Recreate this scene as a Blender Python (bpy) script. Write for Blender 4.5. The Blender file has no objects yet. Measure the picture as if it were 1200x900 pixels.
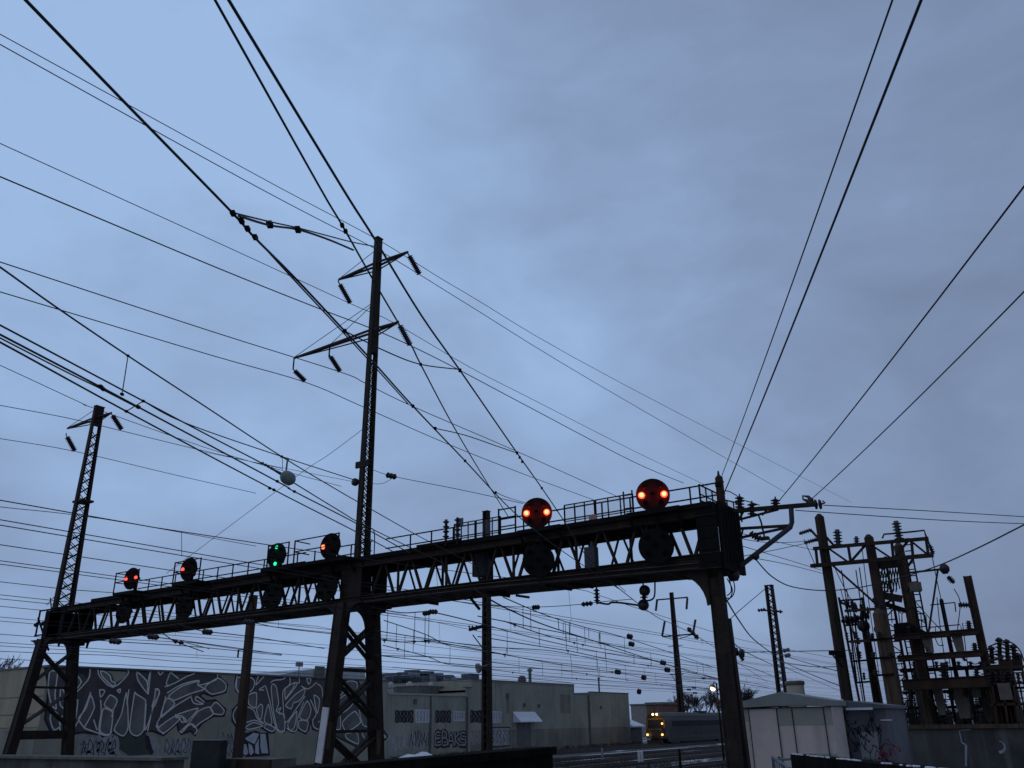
import bpy, bmesh, math, random
from mathutils import Vector, Matrix
random.seed(7)
C = bpy.context.scene.collection
V = Vector
GZ = -0.5                                   # ground level; the eye is at 2.8
EYE = V((0, 0, 2.8))
FPX, PITCH, ROLL, YAW = 985.0, math.radians(22.0), math.radians(0.9), math.radians(34.0)
_F = V((-math.sin(YAW), math.cos(YAW), 0)); _R0 = V((math.cos(YAW), math.sin(YAW), 0)); _Z = V((0, 0, 1))
FW = _F*math.cos(PITCH) + _Z*math.sin(PITCH); _U0 = -_F*math.sin(PITCH) + _Z*math.cos(PITCH)
RT = math.cos(ROLL)*_R0 - math.sin(ROLL)*_U0; UP = math.cos(ROLL)*_U0 + math.sin(ROLL)*_R0
def ray(x, y): return FW + RT*((x-600)/FPX) - UP*((y-450)/FPX)
def on_x(x, y, X): d = ray(x, y); return EYE + d*(X/d.x)
def on_y(x, y, Y): d = ray(x, y); return EYE + d*(Y/d.y)
def on_z(x, y, Z): d = ray(x, y); return EYE + d*((Z-2.8)/d.z)

# ------------------------------------------------------------------ materials
def newmat(name):
    m = bpy.data.materials.new(name); m.use_nodes = True
    nt = m.node_tree; b = nt.nodes['Principled BSDF']; return m, nt, b
def noisy(name, c1, c2, rough=.8, scale=2.0, metal=0.0, detail=6, stretch=(1, 1, 1), bump=0.0, spec=.3, c3=None):
    m, nt, b = newmat(name); N = nt.nodes; L = nt.links
    tc = N.new('ShaderNodeTexCoord'); mp = N.new('ShaderNodeMapping'); mp.inputs['Scale'].default_value = stretch
    L.new(tc.outputs['Object'], mp.inputs['Vector'])
    no = N.new('ShaderNodeTexNoise'); no.inputs['Scale'].default_value = scale; no.inputs['Detail'].default_value = detail
    no.inputs['Roughness'].default_value = .65
    L.new(mp.outputs[0], no.inputs['Vector'])
    cr = N.new('ShaderNodeValToRGB'); cr.color_ramp.elements[0].position = .34; cr.color_ramp.elements[1].position = .66
    cr.color_ramp.elements[0].color = (*c1, 1); cr.color_ramp.elements[1].color = (*c2, 1)
    if c3: e = cr.color_ramp.elements.new(.8); e.color = (*c3, 1)
    L.new(no.outputs['Fac'], cr.inputs['Fac']); L.new(cr.outputs['Color'], b.inputs['Base Color'])
    b.inputs['Roughness'].default_value = rough; b.inputs['Metallic'].default_value = metal
    b.inputs['Specular IOR Level'].default_value = spec
    if bump:
        bp = N.new('ShaderNodeBump'); bp.inputs['Strength'].default_value = bump; bp.inputs['Distance'].default_value = .05
        L.new(no.outputs['Fac'], bp.inputs['Height']); L.new(bp.outputs[0], b.inputs['Normal'])
    return m
def stained(name, c1, c2, c3, k=.55):
    m = noisy(name, c1, c2, .92, .55, stretch=(1, 1, .4), detail=10); nt = m.node_tree; N = nt.nodes; L = nt.links; b = N['Principled BSDF']
    src = b.inputs['Base Color'].links[0].from_socket
    tc = N.new('ShaderNodeTexCoord')
    def nz(scale, stretch, lo, hi, detail=8):
        mp = N.new('ShaderNodeMapping'); mp.inputs['Scale'].default_value = stretch; L.new(tc.outputs['Object'], mp.inputs['Vector'])
        n = N.new('ShaderNodeTexNoise'); n.inputs['Scale'].default_value = scale; n.inputs['Detail'].default_value = detail; L.new(mp.outputs[0], n.inputs['Vector'])
        r = N.new('ShaderNodeValToRGB'); r.color_ramp.elements[0].position = lo; r.color_ramp.elements[1].position = hi; L.new(n.outputs['Fac'], r.inputs['Fac']); return r.outputs['Color']
    for scale, st, lo, hi, kk in ((1.0, (1.6, 1.6, .06), .56, .74, k), (.25, (1, 1, 1.4), .52, .56, k*.35), (5.0, (1, 1, 1), .60, .75, k*.5)):
        f = nz(scale, st, lo, hi); mu = N.new('ShaderNodeMath'); mu.operation = 'MULTIPLY'; mu.inputs[1].default_value = kk; L.new(f, mu.inputs[0])
        mx = N.new('ShaderNodeMix'); mx.data_type = 'RGBA'; L.new(mu.outputs[0], mx.inputs[0]); L.new(src, mx.inputs[6]); mx.inputs[7].default_value = (*c3, 1); src = mx.outputs[2]
    L.new(src, b.inputs['Base Color']); return m
def glow(name, col, s):
    m, nt, b = newmat(name); b.inputs['Base Color'].default_value = (*[min(1, c) for c in col], 1)
    b.inputs['Emission Color'].default_value = (*col, 1); b.inputs['Emission Strength'].default_value = s
    return m
M = {}
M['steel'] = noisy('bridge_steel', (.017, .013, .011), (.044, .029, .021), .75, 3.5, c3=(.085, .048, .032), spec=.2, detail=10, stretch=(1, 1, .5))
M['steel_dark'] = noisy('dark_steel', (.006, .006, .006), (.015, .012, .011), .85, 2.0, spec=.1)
M['rust'] = noisy('rusty_steel', (.026, .018, .014), (.080, .048, .034), .85, 1.2, stretch=(1, 1, .3), spec=.2)
M['wood'] = noisy('pole_wood', (.022, .016, .013), (.066, .047, .036), .9, 3.0, stretch=(3, 3, .15), spec=.15)
M['oldwood'] = noisy('brown_pole', (.055, .038, .027), (.145, .098, .066), .9, 2.5, stretch=(3, 3, .2), spec=.15)
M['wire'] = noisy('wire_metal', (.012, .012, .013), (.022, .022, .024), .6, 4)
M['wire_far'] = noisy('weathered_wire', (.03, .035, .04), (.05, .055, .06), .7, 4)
M['ins'] = noisy('insulator_glaze', (.010, .009, .009), (.022, .016, .014), .45, 5, spec=.4)
M['ins_green'] = noisy('green_glaze', (.03, .045, .045), (.055, .075, .07), .35, 5, spec=.5)
M['galv'] = noisy('galvanised', (.16, .16, .16), (.28, .28, .27), .6, 3, spec=.4)
M['disc'] = noisy('signal_black', (.010, .009, .009), (.016, .014, .013), .85, 3, spec=.06)
M['wall'] = stained('wall_paint_beige', (.28, .275, .215), (.375, .365, .285), (.15, .15, .125))
M['wall_low'] = stained('wall_paint_low', (.27, .27, .215), (.36, .355, .285), (.15, .15, .125))
M['wall_side'] = stained('wall_side_cladding', (.34, .29, .20), (.42, .36, .255), (.18, .155, .12))
M['wall_stain'] = stained('painted_over_band', (.17, .165, .135), (.28, .265, .21), (.11, .105, .09))
M['coping'] = noisy('coping_metal', (.10, .10, .095), (.17, .165, .15), .7, 1.5)
M['coping_light'] = noisy('pale_coping', (.33, .33, .32), (.45, .45, .43), .7, 1.5)
M['g_fill'] = noisy('spray_dark', (.075, .068, .068), (.12, .112, .108), .8, .45, detail=6)
M['g_purple'] = noisy('spray_purple', (.072, .060, .064), (.11, .092, .094), .8, .5, detail=6)
M['g_in'] = noisy('spray_blue_grey', (.085, .085, .085), (.22, .215, .20), .8, .40, detail=5)
M['g_line'] = noisy('spray_white', (.66, .66, .60), (.84, .83, .77), .8, 1.2, detail=6)
M['g_white'] = noisy('spray_pale', (.46, .48, .52), (.64, .65, .68), .85, 1.0, detail=4)
M['g_grey'] = noisy('spray_grey', (.24, .245, .24), (.44, .44, .43), .85, 1.6, detail=8)
M['g_black'] = noisy('spray_black', (.022, .02, .03), (.045, .04, .05), .8, 1.0)
M['g_green'] = noisy('spray_green', (.055, .075, .06), (.085, .105, .085), .85, .7)
M['g_red'] = noisy('spray_red', (.20, .03, .06), (.28, .05, .09), .8, 1)
M['concrete'] = noisy('concrete', (.10, .093, .08), (.20, .185, .16), .95, 1.1, detail=9, bump=.25)
M['concrete_dark'] = stained('stained_concrete', (.045, .044, .04), (.12, .115, .10), (.19, .18, .16), .7)
M['girder'] = noisy('girder_black', (.005, .005, .005), (.018, .015, .013), .95, 2.0, stretch=(1, 1, .4), detail=8, spec=.03)
M['cabinet'] = noisy('cabinet_black', (.016, .017, .020), (.034, .034, .036), .7, 2)
M['snow'] = noisy('snow', (.70, .72, .76), (.85, .87, .9), .9, 3, bump=.3)
M['shed_white'] = stained('shed_panel_white', (.66, .56, .49), (.76, .65, .57), (.36, .31, .26), .5)
M['shed_band'] = noisy('shed_panel_repaint', (.36, .36, .30), (.44, .44, .37), .8, .9, detail=8)
M['shed_roof'] = noisy('shed_roof_metal', (.24, .255, .225), (.32, .335, .295), .7, 1.2, detail=8)
M['shed_grey'] = stained('shed_panel_grey', (.10, .105, .115), (.185, .185, .195), (.06, .058, .058), .6)
M['shed_door'] = noisy('shed_door_grey', (.25, .26, .27), (.33, .335, .345), .8, 1.1, detail=8)
M['tank'] = noisy('buff_tank', (.42, .38, .29), (.52, .47, .37), .8, 1)
M['brick'] = noisy('row_house_brick', (.16, .075, .055), (.24, .12, .09), .9, 2)
M['stucco'] = noisy('row_house_stucco', (.22, .20, .18), (.30, .28, .25), .9, 2)
M['pane'] = noisy('dark_glass', (.02, .025, .03), (.04, .045, .05), .12, 1, spec=.6)
M['cladding'] = noisy('grey_cladding', (.36, .38, .40), (.48, .50, .51), .7, .6, stretch=(1, 4, .1))
M['unit_grey'] = noisy('rooftop_grey', (.10, .12, .14), (.19, .21, .235), .7, 1.2, detail=8)
M['unit'] = noisy('rooftop_unit_grey', (.22, .25, .28), (.38, .42, .45), .7, 1.2, detail=8)
M['strut'] = noisy('strut_grey', (.035, .037, .042), (.065, .068, .075), .7, 2, spec=.25)
M['lit_edge'] = noisy('flange_edge_lit', (.05, .042, .038), (.15, .135, .125), .75, 1.1, spec=.3, stretch=(.6, 1, 1))  # paler tone paints the light caught by the chord's flange edges
M['blue'] = noisy('blue_tank', (.07, .10, .14), (.11, .14, .19), .6, 1)
M['train'] = noisy('stainless_body', (.075, .07, .068), (.12, .112, .105), .8, .5, stretch=(1, .15, 3))
M['train_dark'] = noisy('coach_window_band', (.02, .018, .022), (.035, .032, .035), .6, .6, spec=.15)
M['train_mid'] = noisy('coach_lower_band', (.05, .048, .048), (.08, .075, .075), .75, .6)
M['cab'] = noisy('cab_black', (.014, .014, .016), (.03, .028, .028), .45, 2, spec=.45)
M['cab_yellow'] = noisy('cab_yellow', (.17, .10, .015), (.26, .155, .02), .6, 2)
M['rail'] = noisy('rail_steel', (.05, .035, .03), (.10, .075, .06), .55, 2, spec=.4)
M['white_paint'] = noisy('white_paint', (.55, .55, .54), (.72, .72, .70), .7, 2)
M['twig'] = noisy('bare_twigs', (.035, .03, .03), (.06, .05, .05), .9, 3)
M['balloon'] = noisy('wrapped_bundle', (.09, .12, .105), (.24, .28, .25), .55, 3.2, spec=.5, bump=.5)
M['sign'] = noisy('faded_sign', (.34, .22, .19), (.45, .31, .26), .7, 2)
M['lampbox'] = noisy('lamp_housing', (.10, .085, .07), (.17, .145, .12), .6, 2)
M['red_core'] = glow('red_lamp_core', (1.0, .30, .11), 3.2)
M['red_ring'] = glow('red_lamp_ring', (1.0, .06, .025), 3.0)
M['red_dim'] = glow('red_lamp_dim', (1.0, .07, .04), 2.4)
M['amber_dim'] = glow('orange_lamp', (1.0, .20, .07), 2.2)
M['green_lamp'] = glow('green_lamp', (.02, 1.0, .42), 1.3)
M['lens_off'] = noisy('unlit_lens', (.012, .009, .009), (.02, .012, .012), .4, 3, spec=.2)
M['headlamp'] = glow('train_lamp', (1.0, .62, .28), 4.5)
M['ditch'] = glow('train_amber_lamp', (1.0, .52, .13), 3.0)
M['street'] = glow('street_lamp_glow', (1.0, .74, .42), 4.0)

def ground_mat():
    m, nt, b = newmat('ballast_and_snow'); N = nt.nodes; L = nt.links
    tc = N.new('ShaderNodeTexCoord')
    fine = N.new('ShaderNodeTexNoise'); fine.inputs['Scale'].default_value = 9; fine.inputs['Detail'].default_value = 8
    big = N.new('ShaderNodeTexNoise'); big.inputs['Scale'].default_value = .22; big.inputs['Detail'].default_value = 7
    mp = N.new('ShaderNodeMapping'); mp.inputs['Scale'].default_value = (1.6, .35, 1)
    L.new(tc.outputs['Object'], fine.inputs['Vector']); L.new(tc.outputs['Object'], mp.inputs['Vector']); L.new(mp.outputs[0], big.inputs['Vector'])
    g = N.new('ShaderNodeValToRGB'); g.color_ramp.elements[0].position = .3; g.color_ramp.elements[1].position = .7
    g.color_ramp.elements[0].color = (.045, .04, .036, 1); g.color_ramp.elements[1].color = (.13, .12, .11, 1)
    L.new(fine.outputs['Fac'], g.inputs['Fac'])
    s = N.new('ShaderNodeValToRGB'); s.color_ramp.elements[0].position = .50; s.color_ramp.elements[1].position = .57
    L.new(big.outputs['Fac'], s.inputs['Fac'])
    snf = N.new('ShaderNodeMath'); snf.operation = 'MULTIPLY'; snf.use_clamp = True; snf.inputs[1].default_value = 1.7; L.new(fine.outputs['Fac'], snf.inputs[0])
    mul = N.new('ShaderNodeMath'); mul.operation = 'MULTIPLY'; L.new(s.outputs['Color'], mul.inputs[0]); L.new(snf.outputs[0], mul.inputs[1])
    mx = N.new('ShaderNodeMix'); mx.data_type = 'RGBA'; L.new(mul.outputs[0], mx.inputs[0]); L.new(g.outputs['Color'], mx.inputs[6])
    mx.inputs[7].default_value = (.72, .75, .8, 1); L.new(mx.outputs[2], b.inputs['Base Color']); b.inputs['Roughness'].default_value = .95
    return m
M['ground'] = ground_mat()
def mesh_mat():
    m, nt, b = newmat('wire_mesh_infill'); N = nt.nodes; L = nt.links
    b.inputs['Base Color'].default_value = (.30, .32, .34, 1); b.inputs['Roughness'].default_value = .6
    tc = N.new('ShaderNodeTexCoord'); sep = N.new('ShaderNodeSeparateXYZ'); L.new(tc.outputs['Object'], sep.inputs[0])
    ad = N.new('ShaderNodeMath'); ad.operation = 'ADD'; L.new(sep.outputs[0], ad.inputs[0]); L.new(sep.outputs[1], ad.inputs[1])
    outs = []
    for src in (ad.outputs[0], sep.outputs[2]):
        k = N.new('ShaderNodeMath'); k.operation = 'MULTIPLY'; k.inputs[1].default_value = 24; L.new(src, k.inputs[0])
        f = N.new('ShaderNodeMath'); f.operation = 'FRACT'; L.new(k.outputs[0], f.inputs[0])
        lt = N.new('ShaderNodeMath'); lt.operation = 'LESS_THAN'; lt.inputs[1].default_value = .10; L.new(f.outputs[0], lt.inputs[0]); outs.append(lt.outputs[0])
    mxm = N.new('ShaderNodeMath'); mxm.operation = 'MAXIMUM'; L.new(outs[0], mxm.inputs[0]); L.new(outs[1], mxm.inputs[1])
    L.new(mxm.outputs[0], b.inputs['Alpha']); return m
M['mesh'] = mesh_mat()

# ------------------------------------------------------------------ mesh building
class MB:
    def __init__(s): s.v = []; s.f = []; s.smooth = []
    def add(s, vs, fs, sm=False):
        o = len(s.v); s.v += [V(p) for p in vs]; s.f += [tuple(i+o for i in f) for f in fs]; s.smooth += [sm]*len(fs); return s
    def box(s, c, d, rz=0):
        c = V(c); R = Matrix.Rotation(rz, 3, 'Z'); x, y, z = d[0]/2, d[1]/2, d[2]/2
        vs = [c + R @ V(p) for p in ((-x,-y,-z),(x,-y,-z),(x,y,-z),(-x,y,-z),(-x,-y,z),(x,-y,z),(x,y,z),(-x,y,z))]
        return s.add(vs, [(0,3,2,1),(4,5,6,7),(0,1,5,4),(1,2,6,5),(2,3,7,6),(3,0,4,7)])
    def span(s, a, b): a = V(a); b = V(b); return s.box((a+b)/2, [abs(t) for t in (b-a)])
    def beam(s, p, q, w, h, up=(0, 0, 1), w2=None, h2=None):
        p = V(p); q = V(q); d = (q-p).normalized(); u = V(up)
        if abs(d.dot(u)) > .98: u = V((0, 1, 0))
        r = d.cross(u).normalized(); u = r.cross(d)
        w2 = w2 or w; h2 = h2 or h
        vs = []
        for c, a, b in ((p, w/2, h/2), (q, w2/2, h2/2)):
            vs += [c - r*a - u*b, c + r*a - u*b, c + r*a + u*b, c - r*a + u*b]
        return s.add(vs, [(0,1,2,3),(7,6,5,4),(0,4,5,1),(1,5,6,2),(2,6,7,3),(3,7,4,0)])
    def tube(s, pts, r, n=6, caps=True):
        pts = [V(p) for p in pts]; m = len(pts); rs = r if isinstance(r, (list, tuple)) else [r]*m
        T = []
        for i in range(m):
            t = pts[min(i+1, m-1)] - pts[max(i-1, 0)]; T.append(t.normalized() if t.length > 1e-9 else V((0, 0, 1)))
        u = T[0].orthogonal().normalized(); vs = []
        for i in range(m):
            u = (u - T[i]*u.dot(T[i])); u = u.normalized() if u.length > 1e-6 else T[i].orthogonal().normalized()
            w = T[i].cross(u)
            for k in range(n):
                a = 2*math.pi*k/n; vs.append(pts[i] + (u*math.cos(a) + w*math.sin(a))*rs[i])
        fs = [(i*n+k, i*n+(k+1) % n, (i+1)*n+(k+1) % n, (i+1)*n+k) for i in range(m-1) for k in range(n)]
        s.add(vs, fs, n > 5)
        if caps: s.add([vs[k] for k in range(n)], [tuple(range(n-1, -1, -1))]); s.add([vs[(m-1)*n+k] for k in range(n)], [tuple(range(n))])
        return s
    def lathe(s, p, axis, prof, n=12):          # prof: (radius, distance along the axis)
        a = V(axis).normalized(); p = V(p)
        return s.tube2([p + a*t for _, t in prof], [max(r, .0005) for r, _ in prof], a, n)
    def tube2(s, pts, rs, a, n):
        u = a.orthogonal().normalized(); w = a.cross(u); vs = []; m = len(pts)
        for i in range(m):
            for k in range(n):
                t = 2*math.pi*k/n; vs.append(pts[i] + (u*math.cos(t) + w*math.sin(t))*rs[i])
        fs = [(i*n+k, i*n+(k+1) % n, (i+1)*n+(k+1) % n, (i+1)*n+k) for i in range(m-1) for k in range(n)]
        s.add(vs, fs, True); s.add(vs[:n], [tuple(range(n-1, -1, -1))]); s.add(vs[-n:], [tuple(range(n))]); return s
    def ribbed(s, p, q, r, k, core=.45, n=10):   # a string of insulator sheds
        p = V(p); q = V(q); L = (q-p).length; pr = []
        for i in range(k):
            t0 = L*i/k; h = L/k
            pr += [(r*core, t0), (r*core, t0+h*.25), (r, t0+h*.45), (r*.92, t0+h*.6), (r*core, t0+h*.72)]
        pr.append((r*core, L)); return s.lathe(p, q-p, pr, n)
    def prism(s, pts, vec):
        vec = V(vec); pts = [V(p) for p in pts]; n = len(pts)
        s.add(pts + [p+vec for p in pts], [tuple(range(n)), tuple(range(2*n-1, n-1, -1))] + [(i, i+n, (i+1) % n+n, (i+1) % n) for i in range(n)])
        return s
    def build(s, name, mat, parent=None, loc=None):
        org = V(loc) if loc is not None else (ORG[parent] if parent is not None else V((0, 0, 0)))
        me = bpy.data.meshes.new(name); me.from_pydata([p-org for p in s.v], [], s.f)
        me.polygons.foreach_set('use_smooth', s.smooth); me.materials.append(mat)
        bm = bmesh.new(); bm.from_mesh(me); bmesh.ops.recalc_face_normals(bm, faces=bm.faces); bm.to_mesh(me); bm.free()
        o = bpy.data.objects.new(name, me); C.objects.link(o)
        if parent is not None: o.parent = parent
        else: o.location = org
        ORG[o] = org
        return o
ORG = {}
def tag(o, label, cat, group=None):
    o['label'] = label; o['category'] = cat
    if group: o['group'] = group
    return o
def thing(name, label, cat, loc=(0, 0, 0), group=None):
    o = bpy.data.objects.new(name, None); C.objects.link(o); o.location = loc; ORG[o] = V(loc); o.empty_display_size = .2
    return tag(o, label, cat, group)
def dup(root, delta, rz=0, label=None):
    def rec(o, par):
        c = o.copy(); C.objects.link(c); c.parent = par
        for ch in list(o.children): rec(ch, c)
        return c
    r = rec(root, None); r.location = root.location + V(delta); r.rotation_euler = (0, 0, rz)
    if label: r['label'] = label
    return r
def struct(o): o['kind'] = 'structure'; return o
def sagpts(a, b, sag, n=14):
    a = V(a); b = V(b); return [a.lerp(b, t/n) - V((0, 0, sag*4*(t/n)*(1-t/n))) for t in range(n+1)]
def smooth(pts, k=6):
    pts = [V(p) for p in pts]; out = []
    for i in range(len(pts)-1):
        p0 = pts[max(i-1, 0)]; p1 = pts[i]; p2 = pts[i+1]; p3 = pts[min(i+2, len(pts)-1)]
        for j in range(k):
            t = j/k; out.append(.5*((2*p1) + (p2-p0)*t + (2*p0-5*p1+4*p2-p3)*t*t + (3*p1-p0-3*p2+p3)*t**3))
    out.append(pts[-1]); return out

# ------------------------------------------------------------------ setting
g = MB(); n = 40
struct(MB().add([(-900, -60, GZ), (600, -60, GZ), (600, 1500, GZ), (-900, 1500, GZ)], [(0, 1, 2, 3)]).build('ground', M['ground']))
track_xs = (-17.2, -22.0, -26.8, -33.2, -38.0, -43.0, -52.0, -57.3)
for tx in track_xs:
    t = struct(thing('railway_track', 'x', 'x', (tx, 60, GZ))); del t['label']; del t['category']
    MB().prism([(tx-2.0, -20, GZ), (tx-1.5, -20, GZ+.16), (tx+1.5, -20, GZ+.16), (tx+2.0, -20, GZ)], (0, 300, 0)).build('ballast', M['ground'], t)
    for s in (-.72, .72):
        MB().box((tx+s, 130, GZ+.16+.02), (.15, 300, .03)).box((tx+s, 130, GZ+.26), (.03, 300, .13)).box((tx+s, 130, GZ+.345), (.075, 300, .05)).build('rail', M['rail'], t)
    sl = MB()
    for k in range(160): sl.box((tx, 20+k*.75, GZ+.17), (2.5, .24, .05))
    o = sl.build('sleeper', M['wood'], t); o['kind'] = 'stuff'

# ------------------------------------------------------------------ signal bridge
BY, BB = 27.0, 28.6                          # front and back truss planes
XR, XC, XL = -9.95, -26.8, -51.0
ZB, ZLT, ZUB, ZD = 7.66, 7.99, 9.22, 9.66
br = thing('signal_bridge', 'dark riveted steel truss signal bridge spanning the tracks on three supports', 'signal bridge', (-30, 27.8, GZ))
def zb(x): return ZB - .22*max(0, (x+20)/10)          # the right span dips a little at its end
for y, nm in ((BY, 0), (BB, 1)):
    for xa, xb in ((XR, XC), (XC, XL)):
        for zlo, zhi, name in ((0, ZLT, 'lower_chord'), (1, ZD-.12, 'upper_chord')):
            mb = MB(); N_ = 6
            for i in range(N_):
                x0 = xa + (xb-xa)*i/N_; x1 = xa + (xb-xa)*(i+1)/N_
                za0, za1 = (zb(x0), zb(x1)) if zlo == 0 else (ZUB, ZUB)
                mb.beam((x0, y, (za0+zhi)/2), (x1, y, (za1+zhi)/2), .10, zhi-za0, h2=zhi-za1)
                s = -1 if y == BY else 1
                mb.beam((x0, y+s*.09, za0+.02), (x1, y+s*.09, za1+.02), .22, .035)
                mb.beam((x0, y+s*.08, zhi-.02), (x1, y+s*.08, zhi-.02), .20, .035)
                if zlo == 0: mb.beam((x0, y+s*.07, zhi-.12), (x1, y+s*.07, zhi-.12), .06, .03)
            mb.build(name, M['steel'], br)
for y in (BY+.05, BB-.05):
    back = y > 28
    for xa, xb, k in ((XR-2.2, XC+1.0, 9), (XC-1.0, XL+1.6, 14)):
        st = (xb-xa)/k
        for i in range(k):
            x0 = xa + st*i; ap = x0 + st*.5
            if back: ap -= st*(.02 if k == 9 else .45)
            w, d = (.075, .06) if back else (.115, .08)
            for e in (-1, 1):
                MB().beam((ap + e*.06, y, ZUB+.12), (ap + e*abs(st)*.44, y, zb(ap)+.18), d, w, up=(0, 1, 0)).build('diagonal_brace', M['steel'], br)
    for x in ((-12.6, -15.5, -18.3, -21.6, -24.2, -30.2, -34.5, -39.2, -44.4) if not back else (-14.0, -17.2, -20.4, -23.0)):
        MB().beam((x, y, ZUB+.05), (x, y, ZLT-.1), .08, .08, up=(0, 1, 0)).build('vertical_post', M['steel'], br)
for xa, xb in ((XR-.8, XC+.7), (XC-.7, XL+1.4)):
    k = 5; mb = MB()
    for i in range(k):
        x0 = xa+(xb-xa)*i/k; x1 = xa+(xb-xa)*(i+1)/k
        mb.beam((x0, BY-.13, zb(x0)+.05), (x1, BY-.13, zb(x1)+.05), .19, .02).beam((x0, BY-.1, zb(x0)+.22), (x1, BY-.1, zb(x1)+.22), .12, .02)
    mb.build('lit_flange_angle', M['lit_edge'], br)  # light strips along the lower chord: edge highlight put into the colour
for (xa, ya), (xb, yb), Y_, w_ in (((799, 623), (812.5, 652), BY+.05, .13), ((825.5, 618), (813.5, 652), BY+.05, .13), ((785, 625), (799.5, 654), BB-.05, .12)):
    q0, q1 = on_y(xa, ya, Y_), on_y(xb, yb, Y_); MB().beam(q0+V((0, 0, .12)), q1-V((0, 0, .1)), .09, w_, up=(0, 1, 0)).build('diagonal_brace', M['steel'], br)
# bottom lateral struts and top deck
for x in (-12, -14.6, -17.2, -19.8, -22.4, -25, -29.5, -32.5, -35.5, -38.5, -41.5, -44.5, -47.5):
    MB().beam((x, BY, zb(x)+.08), (x, BB, zb(x)+.08), .14, .14).build('cross_strut', M['steel'], br)
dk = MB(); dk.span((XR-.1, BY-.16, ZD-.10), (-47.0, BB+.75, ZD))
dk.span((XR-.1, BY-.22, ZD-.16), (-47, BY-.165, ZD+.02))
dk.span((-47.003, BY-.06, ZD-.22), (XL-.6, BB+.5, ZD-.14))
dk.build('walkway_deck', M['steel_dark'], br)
for x, w in ((-12.1, 2.0), (-16.8, 1.9), (-29.2, 5.4), (-37.6, 2.0), (-42.8, 1.9)):
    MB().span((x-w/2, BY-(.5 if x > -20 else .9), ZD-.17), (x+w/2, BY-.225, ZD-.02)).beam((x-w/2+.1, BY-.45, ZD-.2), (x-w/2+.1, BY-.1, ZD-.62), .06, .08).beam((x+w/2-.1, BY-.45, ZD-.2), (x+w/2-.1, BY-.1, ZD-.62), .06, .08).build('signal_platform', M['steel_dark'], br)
# end panel and gusset plates
ep = MB().span((XR, BY-.06, zb(XR)-.02), (XR+.12, BB+.25, ZD+.02)).span((XR+.003, BY-.16, zb(XR)-.03), (XR-.72, BY-.08, ZD-.02))
for z in (7.7, 8.1, 8.5, 8.9, 9.3): ep.box((XR-.35, BY-.175, z), (.5, .02, .05))
for i in range(6): ep.box((XR+.135, BY+.2+i*.28, 8.6), (.02, .05, 1.9))
ep.build('end_panel', M['steel_dark'], br)
# right column with curved knee
COLX = -10.55
col = MB(); CX = COLX + .20
for dx in (-.19, .19): col.beam((CX+dx, BY+.32, GZ), (CX+dx, BY+.32, zb(COLX)+.1), .05, .36, up=(0, 1, 0))
col.span((CX-.16, BY+.16, GZ), (CX+.16, BY+.48, 7.2))
rn = random.Random(4)
for i in range(46):
    z = GZ + .2 + i*.165
    for dx in (-.19, .19): col.box((CX+dx, BY+.135, z), (.03, .02, .03))
    for dy in (.2, .44): col.box((CX+.222, BY+dy, z), (.015, .03, .03))
for i in range(8): col.span((CX-.165, BY+.147, GZ+.5+i*.95), (CX+.165, BY+.158, GZ+.78+i*.95))
col.beam((CX+.16, BY+.78, GZ), (CX+.06, BY+.60, 5.9), .34, .26, up=(0, 1, 0))
col.span((CX-.5, BY-.15, GZ), (CX+.5, BY+1.05, GZ+.25))
col.build('support_column', M['steel'], br)
def knee(x, sgn, y, w, h, ztop, t=.09):
    pts = [(x, y, ztop), (x+sgn*w, y, ztop)]
    for i in range(9):
        a = i/8*math.pi/2; pts.append((x+sgn*(w - w*.92*math.sin(a)), y, ztop-h*(1-math.cos(a))*.98 - .06))
    pts.append((x, y, ztop-h))
    return MB().prism(pts, (0, t, 0))
for y in (BY+.05, BB-.15): knee(CX-.19, -1, y, 1.3, 1.15, zb(-11)+.03).build('knee_bracket', M['steel'], br)
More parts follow.
